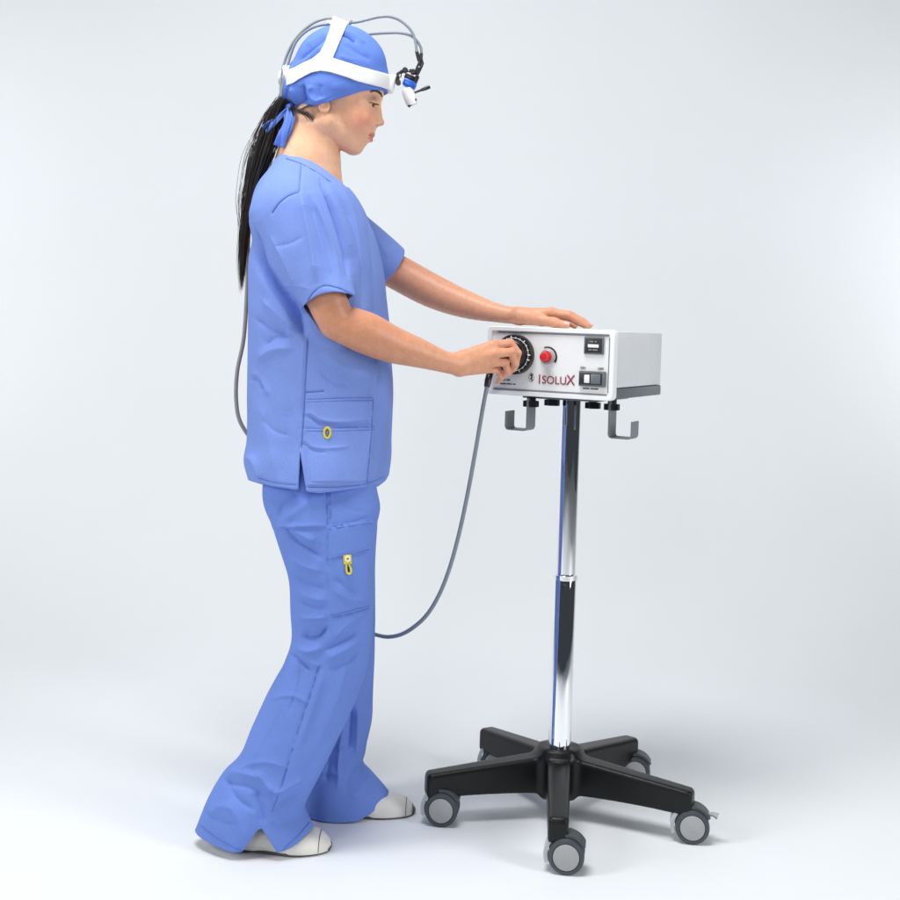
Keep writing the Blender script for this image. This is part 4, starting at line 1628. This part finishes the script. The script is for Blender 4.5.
capf = SDF()
clo = HC + np.array([-.14, -.10, -.04])
chi = HC + np.array([.13, .10, .17])
capf.add(cap_field, clo, chi)
CAP_FOLDS = [
    ([(304, 108), (296, 98), (292, 86)], 8, 2.4, 'fold'), ([(308, 105), (304, 93), (303, 84)], -11, 2.4, 'fold'),
    ([(315, 102), (311, 94), (312, 85)], 6, 3.0, 'fold'), ([(297, 112), (288, 104), (280, 98)], -6, 2.2, 'fold'), ([(322, 99), (320, 92), (322, 84)], -2.5, 2.6, 'fold'),
    ([(299, 111), (310, 104), (326, 98)], 3, 2.2, 'g'), ([(292, 110), (286, 98), (287, 88)], -5, 2.4, 'g'),
    ([(357, 83), (356.5, 92)], -1.5, .9, 'seam'), ([(297, 62), (306, 54), (318, 44), (328, 34)], -6, 2.2, 'fold'),
    ([(300, 66), (312, 56), (322, 46)], 3, 2.6, 'g'), ([(306, 46), (316, 38), (326, 30)], 2.5, 2.6, 'g'),
    ([(340, 34), (348, 37), (356, 43)], -7, 1.6, 'fold'), ([(342, 30), (354, 35), (366, 44)], 2.5, 2, 'g'),
    ([(344, 44), (356, 52), (372, 60)], -2, 3, 'g'), ([(338, 56), (352, 60), (368, 66)], 2, 3, 'g'),
    ([(330, 88), (342, 86), (360, 84)], 1.6, 3, 'g'),
    ([(300, 111.5), (316, 103.5), (331, 97.8), (348, 92.4), (372, 87.2), (388, 89.4)], -1.2, .8, 'seam'),
]
v, f = mesh_sdf(capf, 0.0019)
v = relax(v, f, 1, .4)
n = vnormals(v, f)
u_, v_ = to_px(v)
h = fold_disp(u_, v_, CAP_FOLDS) * np.clip(.5 - n[:, 1] * 1.6, 0, 1)
h += noise3(v * 24 + noise3(v * 12, 4)[:, None], 9) * .0026
h = np.where((v_ > 60) & (v_ < 90) & (u_ > 320), np.minimum(h, .0008), h)
cap = mk('surgical_cap', v + n * h[:, None], f, M['cap'], person, world=True)


def ribbon(pts, wid, m, name, parent, thick=.0012, dirs=None):
    pts = spline(pts, 26)
    V, k = [], len(pts)
    for i in range(k):
        t = pts[min(i + 1, k - 1)] - pts[max(i - 1, 0)]
        t = t / np.linalg.norm(t)
        w0 = np.array([math.sin(.9 + i * .12), -.55, .35 * math.cos(i * .2)])
        sd_ = np.cross(t, np.array([.25 * math.sin(i * .35), -1, .2]))
        sd_ = sd_ / np.linalg.norm(sd_)
        nn = np.cross(t, sd_)
        ww = wid[0] + (wid[1] - wid[0]) * i / (k - 1)
        for j in range(7):
            x = (j / 6 - .5) * 2
            V.append(pts[i] + sd_ * ww / 2 * x + nn * (.0022 * math.cos(x * 4 + i * .25)))
    idx = lambda i, j: i * 7 + j
    Fc = [(idx(i, j), idx(i, j + 1), idx(i + 1, j + 1), idx(i + 1, j)) for i in range(k - 1) for j in range(6)]
    g = G()
    g.add(V, Fc)
    o = g.build(name, m, parent, world=True, sharp=None)
    so = o.modifiers.new('cloth_thickness', 'SOLIDIFY')
    so.thickness, so.offset = thick, 0
    return o


kn = head_pt(291.5, 111.0, -14)
g = G()
g.lathe(kn, (.5, -.2, -.8), [(.002, -.009), (.007, -.007), (.0085, 0), (.007, .007), (.002, .009)], 16)
knot = g.build('cap_knot', M['cap'], cap, world=True)
ribbon([head_pt(291, 111, -16), head_pt(284, 118, -20), head_pt(276, 126, -22), head_pt(267, 133, -20)], (.006, .018), M['cap'], 'cap_tie', cap)
ribbon([head_pt(291.5, 112, -17), head_pt(291, 122, -24), head_pt(287, 136, -26), head_pt(282, 150, -24)], (.008, .022), M['cap'], 'cap_tie', cap)
ribbon([head_pt(293, 112, -16), head_pt(295, 120, -22), head_pt(292, 132, -23), head_pt(286, 144, -20)], (.006, .014), M['cap'], 'cap_tie', cap)

# ------------------------------------------------------------------ hair: long pony tail
g = G()
mid = [(284, 103), (276, 118), (270, 136), (262, 160), (255.5, 184), (250.5, 206), (246.5, 230), (244.5, 260), (243.0, 292)]
halfw = [5, 8, 10.5, 10, 7.6, 5.0, 3.7, 3.0, 1.5]
for i in range(470):
    x = max(-1.1, min(1.1, random.gauss(0, .52)))
    y = random.gauss(0, .5)
    wob = random.uniform(-1, 1)
    endk = random.choice([4, 5, 6, 6, 7, 7, 8, 8])
    stray = i % 8 == 0
    pts = []
    for k_, ((u, v), hw) in enumerate(zip(mid[:endk + 1], halfw)):
        sp = 1 + (.7 * k_ / 8 if stray else 0)
        du = x * hw * sp + math.sin(k_ * .9 + i) * (.4 + (1.0 if stray else 0)) + (-(k_ - 1) * 1.1 if stray and x < 0 and 1 < k_ < 6 else 0)
        ww = -8 + y * 15 * (1 - .55 * k_ / 8) + wob * 1.5
        pts.append(head_pt(u + du, v + random.uniform(-3, 3) + (random.uniform(-12, 0) if k_ == endk else 0), ww))
    cv = spline(pts, 20)
    r0 = .0005 if not stray else .00036
    g.tube(cv, [r0] * 17 + [r0 * .7, r0 * .45, r0 * .15], 4, caps=False)
for i in range(40):          # loose wisps off the back of the tail
    u0, v0 = random.uniform(262, 274), random.uniform(128, 152)
    L1 = random.uniform(22, 58)
    bend = random.uniform(6, 18)
    pts = [head_pt(u0, v0, random.uniform(-14, 4)), head_pt(u0 - bend * .55, v0 + L1 * .35, -8), head_pt(u0 - bend, v0 + L1 * .75, -8), head_pt(u0 - bend + random.uniform(-4, 2), v0 + L1, -8)]
    g.tube(spline(pts, 14), [.00045 - .00003 * k_ for k_ in range(14)], 4, caps=False)
for i in range(34):          # nape hair: a lock that curls from the knot to below the ear
    a, b = random.gauss(0, 1), random.gauss(0, 1)
    pts = [head_pt(292 + a, 110.5 + b, -17), head_pt(300 + a * .8, 114.6 + b * .9, -24.5), head_pt(307.5 + a * .7, 117.4 + b * 1.1, -27.6),
           head_pt(312.0 + a * 1.3, 120.6 + b * 1.3, -28.6), head_pt(314.4 + a * 1.6, 124.0 + b * 1.3, -28.8), head_pt(315.0 + a * 2.0, 126.6 + random.uniform(-4, 1), -28.7)]
    g.tube(spline(pts, 18), [.00042] * 8 + [.0004 - .000038 * k_ for k_ in range(10)], 4, caps=False)
for i in range(70):          # dark strands under the cap edge: hairline plus the edge's shadow line, drawn in
    t0, t1 = random.uniform(0, .5), random.uniform(.5, 1)
    E = [(319, 106.0), (313, 109.6), (306, 112.4), (300, 114.8), (294, 116.2)]
    b = abs(random.gauss(0, .9))
    q0 = spline([head_pt(u, v + b, -(33.4 - 3.2 * k_) - .4) for k_, (u, v) in enumerate(E)], 24)[int(t0 * 23):int(t1 * 23) + 2]
    if len(q0) > 3:
        g.tube(q0, [.0005] * (len(q0) - 2) + [.0003, .0001], 4, caps=False)
for i in range(26):          # short hair at the temple, in front of the ear
    a = random.random()
    pts = [head_pt(329 + a * 5, 101.5 - a * 1.8, -33.6 + a), head_pt(328.6 + a * 4, 103.2 - a, -33.4 + a), head_pt(327.5 + a * 3.4, 105.4 - a * 1.6, -32.4 + a)]
    g.tube(spline(pts, 8), [.0004 - .00004 * k_ for k_ in range(8)], 4, caps=False)
hair = mk('hair', g.v, g.f, M['hair'], person, world=True)

# ================================================================== THE HEADLIGHT SHE WEARS
light = empty('surgical_headlight', head_pt(340, 22, 0), 'white headband with a small lamp at its front worn over the blue cap', 'headlight')
BAND = [(286, 70), (293, 68.0), (303, 62.5), (312, 58.5), (320, 52), (325, 42), (329.5, 29.5), (333, 12), (351, 16), (343.5, 33), (338, 46), (333, 58), (345, 61.5), (357, 65.4), (372, 69.6), (386, 73.5), (397, 76),
        (397, 92), (389, 90.0), (380, 87), (368, 84.4), (357, 81.5), (348, 78), (339, 75), (330, 72.3), (320.5, 71.0), (312, 72.6), (306, 75.5), (298, 80.0), (293, 83.5), (286, 86)]


def band_field(p):
    q = head_px(p)
    d = np.abs(cap_core(q) - 1.5) - .95
    uu, vv = near_px(p, True)
    pl = sd_poly(uu, vv, BAND)
    return smax(d, pl, .8) * S * .9


bf = SDF()
bf.add(band_field, clo, chi)
v, f = mesh_sdf(bf, 0.0016)
mk('headband', relax(v, f, 1, .4), f, M['white'], light, world=True)
R2 = lambda a: Matrix.Rotation(math.radians(a), 3, 'Y')
g = G()
g.box(head_pt(340.5, 24.0), (.034, .030, .015), .003, rot=R2(20))
g.box(head_pt(337, 27.5), (.038, .050, .006), .002, rot=R2(18))
top = g.build('top_bracket', M['white'], light, world=True)
G().lathe(head_pt(350, 22.5, -2), (.6, 0, .5), [(.0045, -.004), (.0055, -.003), (.0055, .004), (.004, .006)], 16).build('cable_clip', M['hub'], top, world=True)
# rear adjustment
g = G()
g.box(head_pt(288.5, 77, 0), (.016, .046, .040), .004, rot=R2(-8))
g.lathe(head_pt(283.5, 78, 0), (-1, 0, .12), [(.013, -.002), (.014, 0), (.014, .007), (.012, .009)], 24)
g.build('rear_adjuster', M['white'], light, world=True)
# brow pad
G().box(head_pt(391.5, 84, 0), (.012, .040, .034), .004, rot=R2(14)).build('brow_pad', M['white'], light, world=True)
# articulated bracket
g = G()
arm_pts = spline([head_pt(397.5, 83.5), head_pt(398, 77), head_pt(400.5, 72.5), head_pt(405.5, 70), head_pt(411, 71), head_pt(418.5, 74.2)], 24)
g.tube(arm_pts, .0036, 10, flat=((0, 1, 0), 1.5))
for (u, v) in ((398.2, 82.5), (399, 75), (405, 70.3), (413, 72)):
    g.lathe(head_pt(u, v, 0), (0, -1, 0), [(.0048, -.008), (.0052, -.007), (.0052, .007), (.0045, .008)], 18)
br = g.build('bracket', M['blackmetal'], light, world=True)
g = G()
for (u, v) in ((400.2, 77), (409, 70.6)):
    g.lathe(head_pt(u, v, -4.3), (0, -1, 0), [(.0026, 0), (.0026, .0012), (.001, .002)], 12)
g.build('screw', M['chrome'], br, world=True)
# lamp: black yoke, blue collar, white barrel
axl = head_pt(410.5, 101) - head_pt(411.0, 76)
axl = head_pt(413.0, 104.5) - head_pt(408.2, 79.5)
axl /= np.linalg.norm(axl)
g = G()
c0 = head_pt(410.5, 78.0)
g.box(c0, (.024, .018, .010), .002, rot=R2(22))
g.box(head_pt(416.0, 80.0), (.008, .018, .018), .002, rot=R2(22))
g.build('lamp_yoke', M['blackmetal'], light, world=True)
cb = head_pt(409.6, 84.2)
G().box(cb, (.0270, .022, .0150), .004, 3, rot=R2(25)).build('lamp_collar', M['bluelamp'], light, world=True)
g = G()
c1 = head_pt(407.0, 88.0)
ad = head_pt(411.5, 106) - head_pt(406.0, 88.5)
Ld = np.linalg.norm(ad)
ad /= Ld
g.lathe(c1, ad, [(.008, 0), (.0115, .002), (.0125, .006), (.0125, .022), (.0118, .028), (.0105, .034)], 28)
ba = g.build('lamp_barrel', M['white'], light, world=True)
G().lathe(c1 + ad * .034, ad, [(.0105, -.001), (.0105, .0010), (.0090, .0014), (0, .0012)], 24).build('lens', M['lens'], ba, world=True)
g = G()
g.tube([head_pt(414.5, 93.0, -2), head_pt(421, 90.4, -2), head_pt(423, 89.6, -2), head_pt(427, 88.0, -2), head_pt(430, 86.8, -2)], [.0020, .0026, .0036, .0042, .0036], 10)
g.build('aiming_lever', M['blackmetal'], light, world=True)
g = G()
g.tube([head_pt(408.3, 107.2, -3), head_pt(411.5, 104, -3), head_pt(416.2, 99.4, -3)], [.0030, .0026, .0026], 10)
g.build('filter_lever', M['blackmetal'], light, world=True)
# cables
ca = [head_pt(281.5, 97, -6), head_pt(281.8, 85, -6), head_pt(284, 68, -6), head_pt(292, 47, -6), head_pt(302, 34, -6), head_pt(314.5, 24.3, -6), head_pt(326, 20, -5), head_pt(337, 19.5, -4)]
cb_ = [head_pt(283, 98, -9), head_pt(284, 88, -10), head_pt(289.5, 65, -10), head_pt(296.7, 45, -10), head_pt(304, 36, -9), head_pt(312, 30.3, -8), head_pt(321, 27, -7), head_pt(332, 25.5, -6)]
cc = [head_pt(348, 23.3, -3), head_pt(357, 22.8, -3), head_pt(368, 20.2, -3), head_pt(379, 17.4, -2), head_pt(389, 17.0, -2), head_pt(398, 19.5, -1), head_pt(407, 26, -1), head_pt(413, 34, -1), head_pt(415.8, 44, -1), head_pt(416.7, 52, -1)]
cd = [head_pt(346, 27, 3), head_pt(354, 31.5, 3), head_pt(363, 34.3, 2), head_pt(375, 33.4, 1), head_pt(388, 32.6, 1), head_pt(400, 32.7, 1), head_pt(410, 35, 1), head_pt(417, 40.5, 1), head_pt(421, 48, 1), head_pt(421.2, 55, 1)]
for pts in (ca, cb_, cc, cd):
    G().tube(spline(pts, 60), .0028, 10).build('fibre_cable', M['cable'], light, world=True)
for a, b in (((416.4, 50.5), (419.2, 60.5)), ((421.4, 53), (420.6, 60.5))):
    G().tube([head_pt(*a), head_pt(*b)], [.0034, .0040], 10).build('cable_sleeve', M['blackmetal'], light, world=True)
g = G()
g.tube([head_pt(420.3, 60), head_pt(421, 63), head_pt(419, 67.5), head_pt(416.5, 73.5)], [.0052, .0062, .0062, .0055], 12)
fit = g.build('cable_fitting', M['blackmetal'], light, world=True)
G().lathe(head_pt(419.0, 67.3, -2.6), (0, -1, 0), [(.0018, 0), (.0018, .0016)], 10).build('fitting_slot', M['hub'], fit, world=True)
# the long cable: down her back, behind her, up to the box
back = [head_pt(281.5, 96, -6), P(277, 104, -.07), P(271, 116, -.05), P(265, 140, -.03), P(256, 180, -.03), P(249, 230, -.03), P(247, 290, -.02), P(243.5, 340, -.02), P(237.2, 372, -.02),
        P(236.2, 400, -.02), P(239.5, 420, -.02), P(250, 437, -.01), P(272, 452, .06), P(290, 500, .15), P(310, 570, .16), P(345, 622, .15), P(377, 635, .08), P(392, 636.6, .03), P(408, 631, -.02), P(425, 617, -.05), P(438, 597, -.07),
        P(449, 570, -.085), P(459, 534, -.095), P(468, 492, -.10), P(476, 448, -.105), P(482.5, 410, -.105), P(487.5, 384, -.10)]
G().tube(spline(back, 260), .0042, 12).build('fibre_cable', M['cable'], light, world=True)
G().tube([P(486.8, 387, -.10), P(488, 380.5, -.098), P(489.5, 375, -.09), on_front(492, 368, .002)], [.0058, .0068, .0068, .0068], 14).build('cable_plug', M['blackmetal'], light, world=True)
